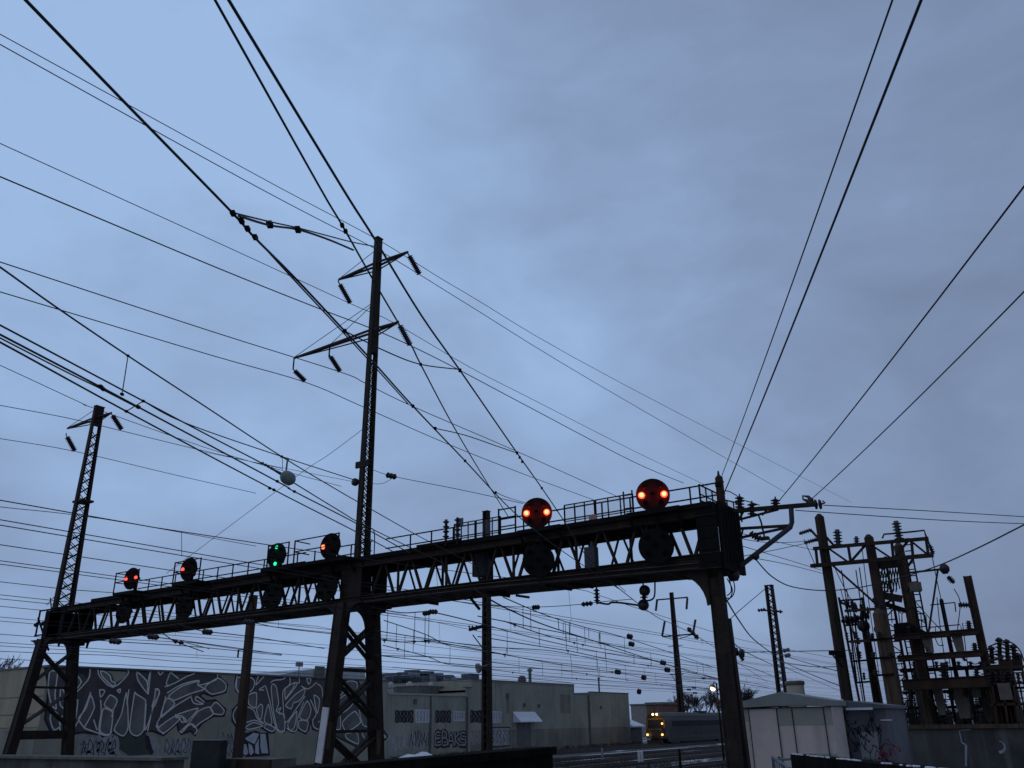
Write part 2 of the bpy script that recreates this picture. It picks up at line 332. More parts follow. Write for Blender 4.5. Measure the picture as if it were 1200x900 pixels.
# towers: two battered legs with laced bracing between
def tower(X, yn0, yn1, yf0, yf1, low, X2):
    for y0, y1 in ((yn0, yn1), (yf0, yf1)):
        leg = MB()
        for dx in (-.22, .22):
            leg.beam((X+dx, y0, GZ), (X+dx, y1, ZB+.05), .08, .48, up=(0, 1, 0))
        leg.beam((X, y0-.2, GZ), (X, y1-.2, ZB+.05), .40, .03, up=(0, 1, 0)).beam((X, y0+.2, GZ), (X, y1+.2, ZB+.05), .40, .03, up=(0, 1, 0))
        leg.box((X, y0, GZ+.2), (.9, .9, .4)); leg.build('tower_leg', M['steel'], br)
    def yl(z, far): t = (z-GZ)/(ZB-GZ); return (yf0+(yf1-yf0)*t) if far else (yn0+(yn1-yn0)*t)
    zs = low
    for za, z1, kind in zs:
        if kind == 'x':
            for a, b in ((0, 1), (1, 0)):
                for dx in (-.17, .17):
                    MB().beam((X+dx, yl(za, a), za), (X+dx, yl(z1, b), z1), .06, .22, up=(1, 0, 0)).build('cross_brace', M['steel'], br)
        else:
            MB().beam((X, yl(za, 0), za), (X, yl(za, 1), za), .36, z1, up=(0, 0, 1)).build('tower_strut', M['steel'], br)
    for y in (yn1-.12, yf1-.12):
        for s in (-1, 1): knee(X+s*.2, s, y, .95, 1.0, ZB+.04, .12).build('knee_bracket', M['steel'], br)
    sp_ = MB().span((X+.5, BY-.02, ZB+.1), (X+.54, BY+.62, ZD-.3)).span((X+.5, BB-.62, ZB+.1), (X+.54, BB+.02, ZD-.3))
    for z in (ZB+.15, ZB+.55, ZB+.95, ZB+1.35): sp_.beam((X+.52, BY+.6, z), (X+.52, BB-.6, z+.4), .03, .07, up=(1, 0, 0)).beam((X+.525, BB-.6, z), (X+.525, BY+.6, z+.4), .03, .07, up=(1, 0, 0))
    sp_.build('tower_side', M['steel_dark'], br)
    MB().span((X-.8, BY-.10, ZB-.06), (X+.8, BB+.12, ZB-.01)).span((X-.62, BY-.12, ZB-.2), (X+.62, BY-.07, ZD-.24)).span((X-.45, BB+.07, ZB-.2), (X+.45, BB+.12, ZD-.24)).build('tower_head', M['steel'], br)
tower(XC, 25.75, 26.5, 29.2, 28.3, [(6.9, 5.35, 'x'), (5.0, .12, 's'), (4.75, 3.0, 'x'), (2.6, .12, 's'), (2.5, .6, 'x')], 0)
tower(-50.7, 25.5, 26.45, 29.3, 28.25, [(7.1, 5.25, 'x'), (5.1, .12, 's'), (4.9, 3.0, 'x'), (2.6, .45, 's')], 0)
lb = MB().span((XL-.7, BY-.12, ZB-.05), (XL+1.3, BY-.07, ZD-.26)).span((XL-.7, BB+.07, ZB-.05), (XL+1.3, BB+.12, ZD-.26)).span((XL-.82, BY-.12, ZB-.05), (XL-.703, BB+.12, ZD-.26))
lb.build('end_box', M['steel_dark'], br)
for y in (BY-.1, BB+.0): knee(XL+1.1, 1, y, .8, .7, ZB+.35, .1).build('knee_bracket', M['steel'], br)
# little frame with small insulators cantilevered off the left end
fr = MB()
for a, b in (((-51.8, 8.15), (-53.6, 8.15)), ((-51.8, 9.6), (-53.4, 9.6)), ((-53.5, 8.1), (-53.5, 9.65)), ((-53.6, 9.2), (-51.7, 7.2)), ((-51.7, 7.2), (-52.2, 7.6))):
    fr.beam((a[0], 27.4, a[1]), (b[0], 27.4, b[1]), .08, .08, up=(0, 1, 0))
fr.beam((-52.2, 27.4, 9.5), (-52.6, 27.4, 10.3), .05, .05).beam((-52.9, 27.4, 9.9), (-51.5, 27.6, 11.0), .03, .03)
fr.build('end_frame', M['steel_dark'], br)
for x in (-53.0, -52.4, -53.7): MB().ribbed((x, 27.35, 8.75), (x+.3, 27.35, 8.85), .12, 3).build('small_insulator', M['ins'], br)
# railing at the back of the walkway
RY = BB+.65; RZ = ZD+1.28
rl = MB()
for xa, xb in ((-10.4, -27.0), (-27.9, -31.0), (-32.4, -46.5)):
    for z in (RZ, RZ-.45, RZ-.82):
        rl.beam((xa, RY, z), (xb, RY, z), .045, .05)
rl.build('handrail', M['steel_dark'], br)
for k in range(30):
    x = -10.5 - k*1.25
    if -28 < x < -26.3: continue
    if x > -46.6: MB().beam((x, RY, ZD), (x, RY, RZ+.02), .05, .05).build('handrail_post', M['steel_dark'], br)
# front rails round the left signal platforms
for xa, xb in ((-30.2, -31.6), (-27.0, -29.8), (-36.6, -38.7), (-41.8, -43.9)):
    fr = MB()
    for z in (ZD+1.05, ZD+.55): fr.beam((xa, BY-.8, z), (xb, BY-.8, z), .04, .045).beam((xb, BY-.8, z), (xb, BY+.1, z), .04, .045)
    for x in (xa, xb): fr.beam((x, BY-.8, ZD-.1), (x, BY-.8, ZD+1.08), .05, .05)
    fr.build('platform_rail', M['steel_dark'], br)
fr = MB()
for z in (ZD+.35, ZD+.7, ZD+1.05): fr.beam((-18.15, BY, z), (-18.95, BY, z), .04, .045)
for x in (-18.15, -18.95): fr.beam((x, BY, ZD-.1), (x, BY, ZD+1.1), .05, .05)
fr.build('platform_rail', M['steel_dark'], br)
fr = MB()
for z in (ZD+.35, ZD+.85): fr.beam((-13.5, BY+.3, z), (-13.2, BY+.3, z), .04, .045)
for x in (-13.55, -13.2): fr.beam((x, BY+.3, ZD-.1), (x, BY+.3, ZD+1.0), .045, .045)
fr.build('platform_rail', M['steel_dark'], br)
def screen(pts, fmat='steel_dark'):
    a, b, z0, z1 = pts; s = MB().beam((a.x, a.y, z0), (a.x, a.y, z1), .05, .05).beam((b.x, b.y, z0), (b.x, b.y, z1), .05, .05)
    s.beam((a.x, a.y, z1), (b.x, b.y, z1), .04, .04).beam((a.x, a.y, z0+.1), (b.x, b.y, z0+.1), .04, .04)
    for t_ in (.33, .66): m_ = a.lerp(b, t_); s.beam((m_.x, m_.y, z0), (m_.x, m_.y, z1), .04, .04)
    s.beam((a.x, a.y, (z0+z1)/2), (b.x, b.y, (z0+z1)/2), .03, .035)
    f = s.build('screen_frame', M[fmat], br)
    MB().add([(a.x, a.y, z0+.1), (b.x, b.y, z0+.1), (b.x, b.y, z1), (a.x, a.y, z1)], [(0, 1, 2, 3)]).build('mesh_infill', M['mesh'], f)
for xa, xb in ((-14.1, -15.75), (-15.8, -17.2), (-20.4, -21.7), (-21.75, -22.9)):
    screen((V((xa, RY-.06, 0)), V((xb, RY-.06, 0)), ZD+.05, RZ+.12))
a_ = on_y(818.5, 563, BY+.05); b_ = on_y(842, 583.5, BB+.1)
screen((V((a_.x, BY+.05, 0)), V((b_.x, BB+.1, 0)), ZD+.05, (a_.z+b_.z)/2))
screen((V((b_.x+.02, BB+.2, 0)), V((b_.x+.35, BB+1.3, 0)), ZD-.15, b_.z-.02))
q = on_y(695, 607, RY-.1); MB().box((q.x, RY-.12, q.z), (.34, .03, .26)).build('notice_plate', M['sign'], br)
# boxes in the truss
q = on_y(693, 652, BY-.25); MB().box((q.x, BY-.25, q.z-.05), (.42, .3, .75)).box((q.x+.05, BY-.25, q.z+.4), (.1, .1, .25)).build('junction_box', M['strut'], br)
q = on_y(564, 662, 28.0); MB().box((q.x, 28.0, q.z), (.5, .35, .95)).box((q.x-.35, 28.0, q.z), (.08, .2, .9)).build('junction_box', M['strut'], br)
# two post insulators on their bracket
for px_, pz in ((522.5, 625), (536, 620)):
    q = on_y(px_, 633, BY-.3)
    MB().ribbed((q.x, BY-.3, ZD+.15), (q.x, BY-.3, ZD+.95), .14, 4).tube([(q.x, BY-.3, ZD-.1), (q.x, BY-.3, ZD+.2)], .05).build('post_insulator', M['ins'], br)
q = on_y(538, 612, BY-.1); MB().box((q.x, BY-.05, q.z), (.32, .06, .34)).build('relay_box', M['unit_grey'], br)
MB().beam((-20.6, BY-.3, ZD+.02), (-22.9, BY-.3, ZD+.02), .1, .12).beam((-22.7, BY-.3, ZD), (-22.7, BY-.3, ZD-.25), .08, .08).build('insulator_bracket', M['steel_dark'], br)
# ladder hoop by the centre mast
hp = MB()
for y in (BY-.5, BY-.1): hp.tube(smooth([(-25.9, y, ZD), (-25.95, y, ZD+1.0), (-25.8, y, ZD+1.2), (-25.55, y, ZD+1.0), (-25.5, y, ZD)], 4), .025)
hp.build('ladder_hoop', M['steel_dark'], br)
# hangers and clamps under the chord
for px_, py_ in ((583, 700), (680, 691), (735, 688), (655, 693), (500, 708)):
    q = on_y(px_, py_, BY+.8); MB().beam((q.x-.35, BY+.5, ZB-.02), (q.x+.4, BY+1.1, ZB-.18), .16, .10).build('hanger_clamp', M['steel_dark'], br)
for p0, p1 in (((550, 705), (562, 714)), ((605, 704), (620, 700))):
    a = on_y(*p0, BY+.8); b = on_y(*p1, BY+.8); MB().beam(a+V((0, 0, .2)), b, .09, .09).build('hanger_arm', M['steel_dark'], br)
# hanging insulators under the right span
def hang(px_, y0, y1, Y, r=.13, k=4, mat='ins'):
    a = on_y(px_, y0, Y); b = on_y(px_, y1, Y); b.x = a.x
    MB().ribbed(a, b, r, k).tube([a+V((0, 0, .6)), a], .03).tube([b, b-V((0, 0, .06))], .05).build('hanging_insulator', M[mat], br)
hang(699, 690, 706, 27.8); hang(754, 690, 706, 27.8, .15, 4)
for x_, y_ in ((755.5, 692), (754, 709)):
    q = on_y(x_, y_, 27.75); MB().lathe(q-V((0, .12, 0)), (0, 1, 0), [(.05, 0), (.19, .06), (.19, .18), (.05, .24)], 14).build('insulator_end', M['ins'], br)
# bracket arm at the right end
def Pm(x, y, Y=28.3): return on_y(x, y, Y)
arm = thing('bracket_arm', 'steel outrigger arm with bent strut and insulators off the bridge end beside the column', 'bracket arm', tuple(Pm(850, 600)))
MB().beam(Pm(846, 600), Pm(955, 591), .16, .13).build('top_beam', M['steel'], arm)
MB().beam(Pm(866, 609), Pm(912, 597), .07, .07).beam(Pm(866, 609), Pm(872, 598), .06, .06).beam(Pm(893, 604), Pm(900, 596), .05, .05).build('lower_strut', M['steel'], arm)
MB().tube([Pm(927, 594), Pm(928, 612), Pm(926, 618), Pm(921, 622), Pm(868, 663)], .085, 8).build('bent_strut', M['strut'], arm)
MB().beam(Pm(866, 619.5), Pm(925, 616), .09, .09).beam(Pm(868, 630), Pm(921, 618.5), .07, .08).beam(Pm(868, 631), Pm(871, 619), .05, .05).build('middle_frame', M['steel'], arm)
for x0, y0, x1, y1, r, k in ((867, 596, 866.5, 582, .17, 4), (881.5, 604, 881, 590, .17, 4), (909, 598, 908.5, 585, .17, 4)):
    MB().ribbed(Pm(x0, y0), Pm(x1, y1), r, k).tube([Pm(x1, y1), Pm(x1, y1-3)], .03).build('post_insulator', M['ins'], arm)
MB().tube([Pm(940.5, 580.5), Pm(941, 585), Pm(946, 587), Pm(952, 590)], [.02, .03, .06, .10], 8).tube([Pm(941, 581), Pm(947, 582), Pm(951, 587)], [.02, .05, .09], 8).build('strain_clamp', M['ins'], arm)
for x0, x1 in ((954, 958), (959, 963)): MB().lathe(Pm(x0, 591.3), (1, .1, 0), [(.03, 0), (.17, .03), (.15, .09), (.03, .12)], 12).build('end_insulator', M['ins'], arm)
MB().tube([Pm(962, 591), Pm(967, 589), Pm(964, 587)], .03).build('end_hook', M['steel'], arm)
MB().tube([Pm(889, 604), Pm(892, 612), Pm(896, 630)], .035).box(Pm(896, 631), (.3, .2, .1)).build('drop_rod', M['steel'], arm)
MB().ribbed(Pm(879, 625), Pm(891, 632), .13, 4).build('strain_insulator', M['ins'], arm)
MB().lathe(Pm(885.5, 652)-V((0, .1, 0)), (0, 1, 0), [(.04, 0), (.12, .05), (.13, .12), (.04, .2)], 12).build('strut_knob', M['ins'], arm)
MB().tube([Pm(850, 575), Pm(855, 576), Pm(862, 580), Pm(870, 586), Pm(878, 588), Pm(890, 592)], .018).build('jumper_wire', M['wire'], arm)
p0 = on_y(848, 606, 28.3); p1 = on_y(845, 560, 28.3)
post = thing('end_post', 'short grey timber post standing at the right end of the signal bridge', 'post', (p0.x, 28.3, ZD))
MB().tube([(p0.x, 28.25, ZD-.3), (p0.x, 28.25, p1.z)], [.16, .14], 10).lathe((p0.x, 28.25, p1.z), (0, 0, 1), [(.14, 0), (.05, .1), (.03, .25)], 8).build('shaft', M['wood'], post)
MB().box((p0.x, 28.08, ZD+.9), (.2, .06, .16)).build('clamp', M['steel_dark'], post)
cl = thing('drop_cable', 'bunch of looped black cables hanging under the bridge end box', 'cable', tuple(Pm(860, 674)))
q = Pm(860, 674, 28.0); MB().lathe(q-V((.2, 0, 0)), (1, 0, 0), [(.08, 0), (.2, .08), (.2, .3), (.08, .38)], 12).build('cable_drum', M['ins'], cl)
for pts in ([(852, 678), (858, 690), (856, 700), (850, 705)], [(854, 676), (857, 692), (852, 698)], [(859, 678), (861, 690), (858, 699), (852, 701), (849, 697)]):
    MB().tube(smooth([Pm(x, y, 28.0) for x, y in pts], 5), .02, 5).build('loop', M['wire'], cl)

# ------------------------------------------------------------------ lattice poles
def lattice(mb, X, Y, z0, z1, w0, w1, d0, d1, panel=.55, lace0=None, lace1=None, cx=.46, cy=.46):
    def wd(z): t = (z-z0)/(z1-z0); return (w0+(w1-w0)*t)/2, (d0+(d1-d0)*t)/2
    for sx_ in (-1, 1):
        for sy_ in (-1, 1):
            for kx, ky in ((1, 0), (0, 1)):
                vs = []
                for z in (z0, z1):
                    w, d = wd(z); L_ = w*cx if kx else d*cy; t = .02
                    x0, y0 = X+sx_*w, Y+sy_*d
                    x1 = x0 - sx_*(L_ if kx else t); y1 = y0 - sy_*(L_ if ky else t)
                    vs += [(x0, y0, z), (x1, y0, z), (x1, y1, z), (x0, y1, z)]
                mb.add(vs, [(0,1,2,3),(7,6,5,4),(0,4,5,1),(1,5,6,2),(2,6,7,3),(3,7,4,0)])
    a = lace0 if lace0 is not None else z0; b = lace1 if lace1 is not None else z1
    k = int((b-a)/panel)
    for i in range(k):
        za = a + i*panel; zc = za + panel; wa, da = wd(za); wb, db = wd(zc)
        for e in (-1, 1):
            mb.beam((X-wa*.8, Y+e*(da-.03), za), (X+wb*.8, Y+e*(db-.03), zc), .014, .05, up=(1, 0, 0)).beam((X+wa*.8, Y+e*(da-.05), za), (X-wb*.8, Y+e*(db-.05), zc), .014, .05, up=(1, 0, 0))
            mb.beam((X+e*(wa-.03), Y-da*.8, za), (X+e*(wb-.03), Y+db*.8, zc), .014, .05, up=(0, 1, 0)).beam((X+e*(wa-.05), Y+da*.8, za), (X+e*(wb-.05), Y-db*.8, zc), .014, .05, up=(0, 1, 0))
    if b < z1 - .1:
        wa, da = wd(b); wb, db = wd(z1); q = .985
        lo = [(X-wa*q, Y-da*q, b), (X+wa*q, Y-da*q, b), (X+wa*q, Y+da*q, b), (X-wa*q, Y+da*q, b)]; hi = [(X-wb*q, Y-db*q, z1), (X+wb*q, Y-db*q, z1), (X+wb*q, Y+db*q, z1), (X-wb*q, Y+db*q, z1)]
        mb.add(lo+hi, [(0,3,2,1),(4,5,6,7),(0,1,5,4),(1,2,6,5),(2,3,7,6),(3,0,4,7)])
    mb.box((X, Y, z1+.02), (w1+.06, d1+.06, .05))
    return mb
MY = 27.8
INS_END = {}
def arm_ins(par, name, tip, end, r=.18, k=11):
    tip = V(tip); end = V(end); d = (end-tip)
    a = tip + d*.12; MB().tube([tip+V((0, 0, .12)), tip, a], .035).ribbed(a, tip+d*.97, r, k, .6).build('insulator', M['ins'], par); INS_END[name] = end
def xarm(par, xs, z, xm, Y=MY, drop=.0):
    xl, xr = xs
    mb = MB()
    for e in (-.16, .16): mb.beam((xl, Y, z), (xm, Y+e, z+drop), .06, .11).beam((xr, Y, z), (xm, Y+e, z+drop), .06, .11)
    mb.beam((xl, Y, z-.02), (xm-.1, Y, z-.38), .05, .05).beam((xr, Y, z-.02), (xm+.1, Y, z-.38), .05, .05)
    mb.build('cross_arm', M['steel'], par)
    return
cm = thing('transmission_mast', 'tall dark lattice transmission mast with two cross arms rising above the bridge centre', 'transmission mast', (-27.1, MY, ZD-.1), 'transmission masts on the signal bridge')
lattice(MB(), -27.1, MY, ZD-.1, 26.6, .30, .26, .74, .36, .42, ZD-.1, 20.0, 1.0, .32).build('shaft', M['steel'], cm)
xarm(cm, (-29.9, -25.0), 25.08, -27.1); xarm(cm, (-32.9, -25.45), 21.25, -27.1)
def endp(px_, py_, Y): return on_y(px_, py_, Y)
arm_ins(cm, 'UL', (-29.9, MY, 24.95), endp(411, 356, 28.7)); arm_ins(cm, 'UR', (-25.0, MY, 25.0), endp(492, 322, 28.7))
arm_ins(cm, 'LL', (-32.9, MY, 20.6), endp(358, 447, 28.5)); arm_ins(cm, 'LM', (-30.2, MY, 20.75), endp(399, 436, 28.5)); arm_ins(cm, 'LR', (-25.45, MY, 21.2), endp(481, 405, 28.7))
for xl in (-32.9, -30.2): MB().tube([(xl, MY, 21.25), (xl, MY, 20.6)], .04).build('drop_link', M['steel'], cm)
rd = MB(); rd.tube([(-32.9, MY, 21.3), (-27.2, MY, 22.9)], .018, 5).tube([(-30.2, MY, 21.3), (-27.2, MY, 22.8)], .018, 5).tube([(-29.9, MY, 25.1), (-27.2, MY, 26.0)], .018, 5)
rd.build('stay_rod', M['wire'], cm)
MB().box((-27.1, MY-.3, 14.2), (.8, .1, .3)).build('mast_bracket', M['steel'], cm)
q = on_y(417, 565, MY-.3); MB().lathe((q.x-.02, MY-.45, q.z), (0, 1, 0), [(.05, 0), (.18, .05), (.18, .2), (.05, .25)], 12).build('mast_insulator', M['ins'], cm)
lm = thing('transmission_mast', 'dark lattice transmission mast with one short cross arm at the far end of the bridge', 'transmission mast', (-51.6, MY, ZD-.2), 'transmission masts on the signal bridge')
lattice(MB(), -51.7, MY, ZD-.2, 22.6, .36, .30, 1.16, .56, .6, ZD-.2, 21.3, 1.0, .32).build('shaft', M['steel'], lm)
xarm(lm, (-55.3, -50.1), 21.85, -51.7)
arm_ins(lm, 'A', (-55.3, MY, 21.4), endp(88, 529, 28.6), .21, 10); arm_ins(lm, 'B', (-50.1, MY, 21.8), endp(143, 504, 28.6), .21, 10)
MB().tube([(-55.3, MY, 21.9), (-51.9, MY, 22.6)], .02, 5).build('stay_rod', M['wire'], lm)
MB().box((-51.6, MY, 16.2), (1.1, .8, .12)).build('mast_bracket', M['steel'], lm)

# poles beyond the bridge
def pole(label, X, Y, z1, w0, w1, mat='rust', solid=False, panel=.5, cx=.7, grp='lattice catenary poles beyond the bridge', name='catenary_pole'):
    p = thing(name, label, 'pole', (X, Y, GZ), grp)
    if solid: MB().beam((X, Y, GZ), (X, Y, z1), w0, w0*.8, up=(0, 1, 0), w2=w1, h2=w1*.8).build('shaft', M[mat], p)
    else: lattice(MB(), X, Y, GZ, z1, w0, w1, w0*.75, w1*.75, panel, None, None, cx, 1.0).build('shaft', M[mat], p)
    return p
p1 = pole('rusty brown slim pole in front of the graffiti wall, seen through the left span', -50.0, 40.5, 11.6, .56, .5, solid=True)
MB().beam((-50.4, 40.4, 7.9), (-50.9, 40.4, 7.9), .06, .06).tube([(-50.9, 40.4, 7.9), (-50.9, 40.4, 7.4)], .06).build('side_bracket', M['steel_dark'], p1)
p2 = pole('tall slim laced pole rising behind the middle of the right span, floodlight on it', -36.0, 49.7, 17.4, .64, .46, 'steel', cx=.62)
b = MB(); 
for e in (0, .5): b.beam(on_y(573, 731+e*4, 49.3), on_y(550, 737+e*4, 49.3), .08, .1)
b.beam(on_y(554, 744, 49.3), on_y(566, 760, 49.3), .06, .06)
b.build('side_bracket', M['steel_dark'], p2)
for x in (550, 553.5, 558): MB().ribbed(on_y(x, 739, 49.3), on_y(x, 733, 49.3), .09, 2).build('small_insulator', M['ins'], p2)
q = on_y(564, 782, 49.3); MB().lathe(q, (-.6, -1, -.3), [(.12, 0), (.3, .12), (.34, .3), (.3, .33)], 14).tube([q, q+V((.5, .3, .2))], .05).build('floodlight', M['galv'], p2)
p3 = pole('distant pole with two cross arms and upright insulators behind the train', -61.0, 139, 23.5, 1.1, .6, 'steel')
for (xa, ya), (xb, yb) in (((769, 703), (806, 700)), ((776, 746), (813, 743))):
    MB().beam(on_y(xa, ya, 138.6), on_y(xb, yb, 138.6), .17, .22).build('cross_arm', M['steel'], p3)
a = MB().beam(on_y(776, 746, 138.6), on_y(791, 750, 138.6), .1, .1).beam(on_y(813, 743, 138.6), on_y(795, 749, 138.6), .1, .1).build('arm_brace', M['steel'], p3)
for (xa, ya), (xb, yb) in (((770, 703), (768.5, 716)), ((805.5, 701), (804.5, 714)), ((776, 745), (779, 728)), ((812, 743), (815, 726))):
    MB().ribbed(on_y(xa, ya, 138.4), on_y(xb, yb, 138.4), .25, 9, .7).build('insulator', M['ins'], p3)
MB().beam(on_y(783, 758, 138.6), on_y(800, 756, 138.6), .08, .1).beam(on_y(785, 790, 138.6), on_y(801, 790, 138.6), .1, .12).beam(on_y(787, 791, 138.6), on_y(793, 800, 138.6), .08, .08).build('lower_arm', M['steel'], p3)
p4 = pole('leaning looking laced pole above the pale shed, right of the column', -22.07, 70, 13.0, .85, .62, 'steel', cx=.5)
MB().beam(on_y(888, 715, 69.6), on_y(912, 716, 69.6), .1, .12).build('cross_arm', M['steel'], p4)
MB().ribbed(on_y(888, 715.5, 69.6), on_y(897, 714, 69.6), .16, 3).ribbed(on_y(907, 716, 69.6), on_y(917, 717, 69.6), .16, 2).build('insulator', M['ins'], p4)
for x_, y_ in ((918, 763), (922, 762), (920, 769), (923, 768)): MB().lathe(on_y(x_, y_, 69.4), (1, -.4, .2), [(.06, 0), (.16, .06), (.15, .2), (.05, .24)], 10).build('floodlight', M['unit_grey'], p4)

# ------------------------------------------------------------------ position light signals
def signal(label, up_px, lo_px, rot, lit, grp='position light signals on the bridge'):
    YU, YLo = BY+.3, BY-.5
    cu = on_y(*up_px, YU); cl_ = on_y(*lo_px, YLo); R = .605
    s = thing('railway_signal', label, 'railway signal', (cu.x, YU, ZD), grp)
    MB().tube([(cu.x, YU+.28, ZD-.05), (cu.x, YU+.28, cu.z)], .065, 8).tube([(cl_.x, BY-.24, cl_.z-.3), (cl_.x, BY-.24, ZD-.2)], .065, 8).box((cu.x, YU+.3, ZD+.06), (.34, .34, .1)).build('signal_mast', M['steel_dark'], s)
    for c, up in ((cu, True), (cl_, False)):
        Ry = Matrix.Rotation(rot, 3, 'Z'); ax = Ry @ V((0, -1, 0))
        def W(x, y, z, c=c, Ry=Ry): return c + Ry @ V((x, y, z))
        d = MB().lathe(c - ax*.05, ax, [(R*.97, 0), (R, .02), (R, .06), (R*.985, .075)], 40)
        d.box(W(0, .15, 0), (.34, .22, .62), rot)
        for i in range(8):
            a_ = i*math.pi/4; d.lathe(W(math.cos(a_)*.4, .04, math.sin(a_)*.4), -ax, [(.09, 0), (.08, .16), (.03, .2)], 10)
        d = d.build('target_disc', M['disc'], s)
        spots = [(0, 0)] + [(math.cos(a)*.40, math.sin(a)*.40) for a in [i*math.pi/4 for i in range(8)]]
        for i, (lx, lz) in enumerate(spots):
            st = lit.get(i) if up else None
            o = W(lx, -.03, lz)
            if st is None and i % 2 == 0:
                hood = MB()
                for k in range(7):
                    a0 = math.pi*(k/7*1.1-.05); a1 = math.pi*((k+1)/7*1.1-.05); L_ = .13
                    hood.add([W(lx+math.cos(a0)*.085, -.03, lz+math.sin(a0)*.085), W(lx+math.cos(a1)*.085, -.03, lz+math.sin(a1)*.085), W(lx+math.cos(a1)*.08, -.03-L_, lz+math.sin(a1)*.08), W(lx+math.cos(a0)*.08, -.03-L_, lz+math.sin(a0)*.08)], [(0, 1, 2, 3)])
                hood.build('lamp_hood', M['disc'], d)
            mat = {'red': 'red_ring', 'dim': 'red_dim', 'amber': 'amber_dim', 'green': 'green_lamp', None: 'lens_off'}[st]
            rr = {'red': .125, 'dim': .115, 'amber': .11, 'green': .09, None: .055}[st]
            if st or i % 2 == 0: MB().lathe(o, ax, [(rr, 0), (rr*.9, .03), (rr*.55, .055), (.01, .065)], 16).build('lens', M[mat], d)
            if st in ('red', 'amber'):
                k = .085 if st == 'red' else .045
                MB().lathe(o+ax*.045, ax, [(k, 0), (k*.8, .03), (.01, .045)], 14).build('lamp_core', M['red_core'], d)
            if st:
                ld = bpy.data.lights.new('signal_glow', 'POINT'); ld.energy = {'red': 12.0, 'dim': .9, 'amber': 1.2, 'green': 1.0}[st]
                ld.color = {'green': (.05, 1, .5)}.get(st, (1, .04, .035)); ld.shadow_soft_size = .08
                lo = bpy.data.objects.new('signal_glow', ld); C.objects.link(lo); lo.parent = s; lo.location = (o + ax*.17) - ORG[s]
    return s
# lamps: index 1 = +x side, 5 = -x side, 3 top, 7 bottom, 0 centre
signal('round black signal with two bright red lamps, next to the bridge column', (765, 580), (769, 640), math.radians(24), {1: 'red', 5: 'red'})
signal('round black signal with two bright red lamps, behind the converging thick wires', (629, 601), (631, 657), math.radians(24), {1: 'red', 5: 'red'})
signal('black disc signal with one dull orange lamp, beside the tall centre mast', (387, 640), (383, 688), math.radians(4), {5: 'amber'})
signal('black disc signal showing two green lamps one above the other', (324, 651), (319, 699), math.radians(4), {3: 'green', 7: 'green'})
signal('black disc signal with a single dim red lamp at its left edge', (221, 667), (216, 712), math.radians(6), {5: 'dim'})
signal('black disc signal with two dim red lamps, farthest along the bridge', (154, 678), (145, 717), math.radians(6), {1: 'dim', 5: 'dim'})

# ------------------------------------------------------------------ wires
def wire(label, pts, r=.012, mat='wire', name='overhead_wire', group=None, sm=True):
    o = MB().tube(smooth(pts, 5) if sm and len(pts) > 2 else pts, r, 6).build(name, M[mat], None, loc=pts[0])
    return tag(o, label, 'wire', group)
def zpts(l, z): return [on_z(x, y, z) for x, y in l]
def xpts(l, X): return [on_x(x, y, X) for x, y in l]
def ypts(l, Y): return [on_y(x, y, Y) for x, y in l]
def clamp(par, p, s=.07, mat='steel_dark'):
    MB().box(p, (s*1.0, s*1.5, s*.8), .6).lathe(p-V((0, 0, s*.6)), (0, 0, 1), [(s*.3, 0), (s*.55, s*.3), (s*.3, s*1.1)], 8).build('clamp', M[mat], par)
# transmission wires along the tracks
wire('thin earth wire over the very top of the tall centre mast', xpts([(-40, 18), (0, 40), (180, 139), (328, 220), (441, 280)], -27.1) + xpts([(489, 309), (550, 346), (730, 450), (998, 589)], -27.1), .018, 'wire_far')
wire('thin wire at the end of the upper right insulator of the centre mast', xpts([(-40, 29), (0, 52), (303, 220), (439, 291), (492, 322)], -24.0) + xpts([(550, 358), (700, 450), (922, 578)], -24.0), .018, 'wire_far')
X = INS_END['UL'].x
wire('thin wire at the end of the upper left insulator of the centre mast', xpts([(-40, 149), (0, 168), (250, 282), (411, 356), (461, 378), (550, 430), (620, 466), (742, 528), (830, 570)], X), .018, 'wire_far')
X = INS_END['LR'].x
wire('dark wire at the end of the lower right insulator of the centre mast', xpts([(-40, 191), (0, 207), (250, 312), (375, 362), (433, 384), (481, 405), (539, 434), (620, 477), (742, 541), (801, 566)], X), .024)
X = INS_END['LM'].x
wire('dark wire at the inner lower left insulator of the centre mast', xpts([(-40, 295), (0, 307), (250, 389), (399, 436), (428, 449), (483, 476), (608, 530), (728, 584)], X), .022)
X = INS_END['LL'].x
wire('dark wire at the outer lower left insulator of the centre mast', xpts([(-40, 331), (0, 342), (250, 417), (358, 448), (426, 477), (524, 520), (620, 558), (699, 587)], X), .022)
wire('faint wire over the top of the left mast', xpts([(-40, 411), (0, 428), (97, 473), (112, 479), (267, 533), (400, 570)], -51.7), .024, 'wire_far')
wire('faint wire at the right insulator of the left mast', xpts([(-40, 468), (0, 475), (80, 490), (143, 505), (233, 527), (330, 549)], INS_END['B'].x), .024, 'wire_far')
wire('faint wire at the left insulator of the left mast', xpts([(-40, 508), (0, 514), (88, 529), (207, 557), (300, 578)], INS_END['A'].x), .024, 'wire_far')
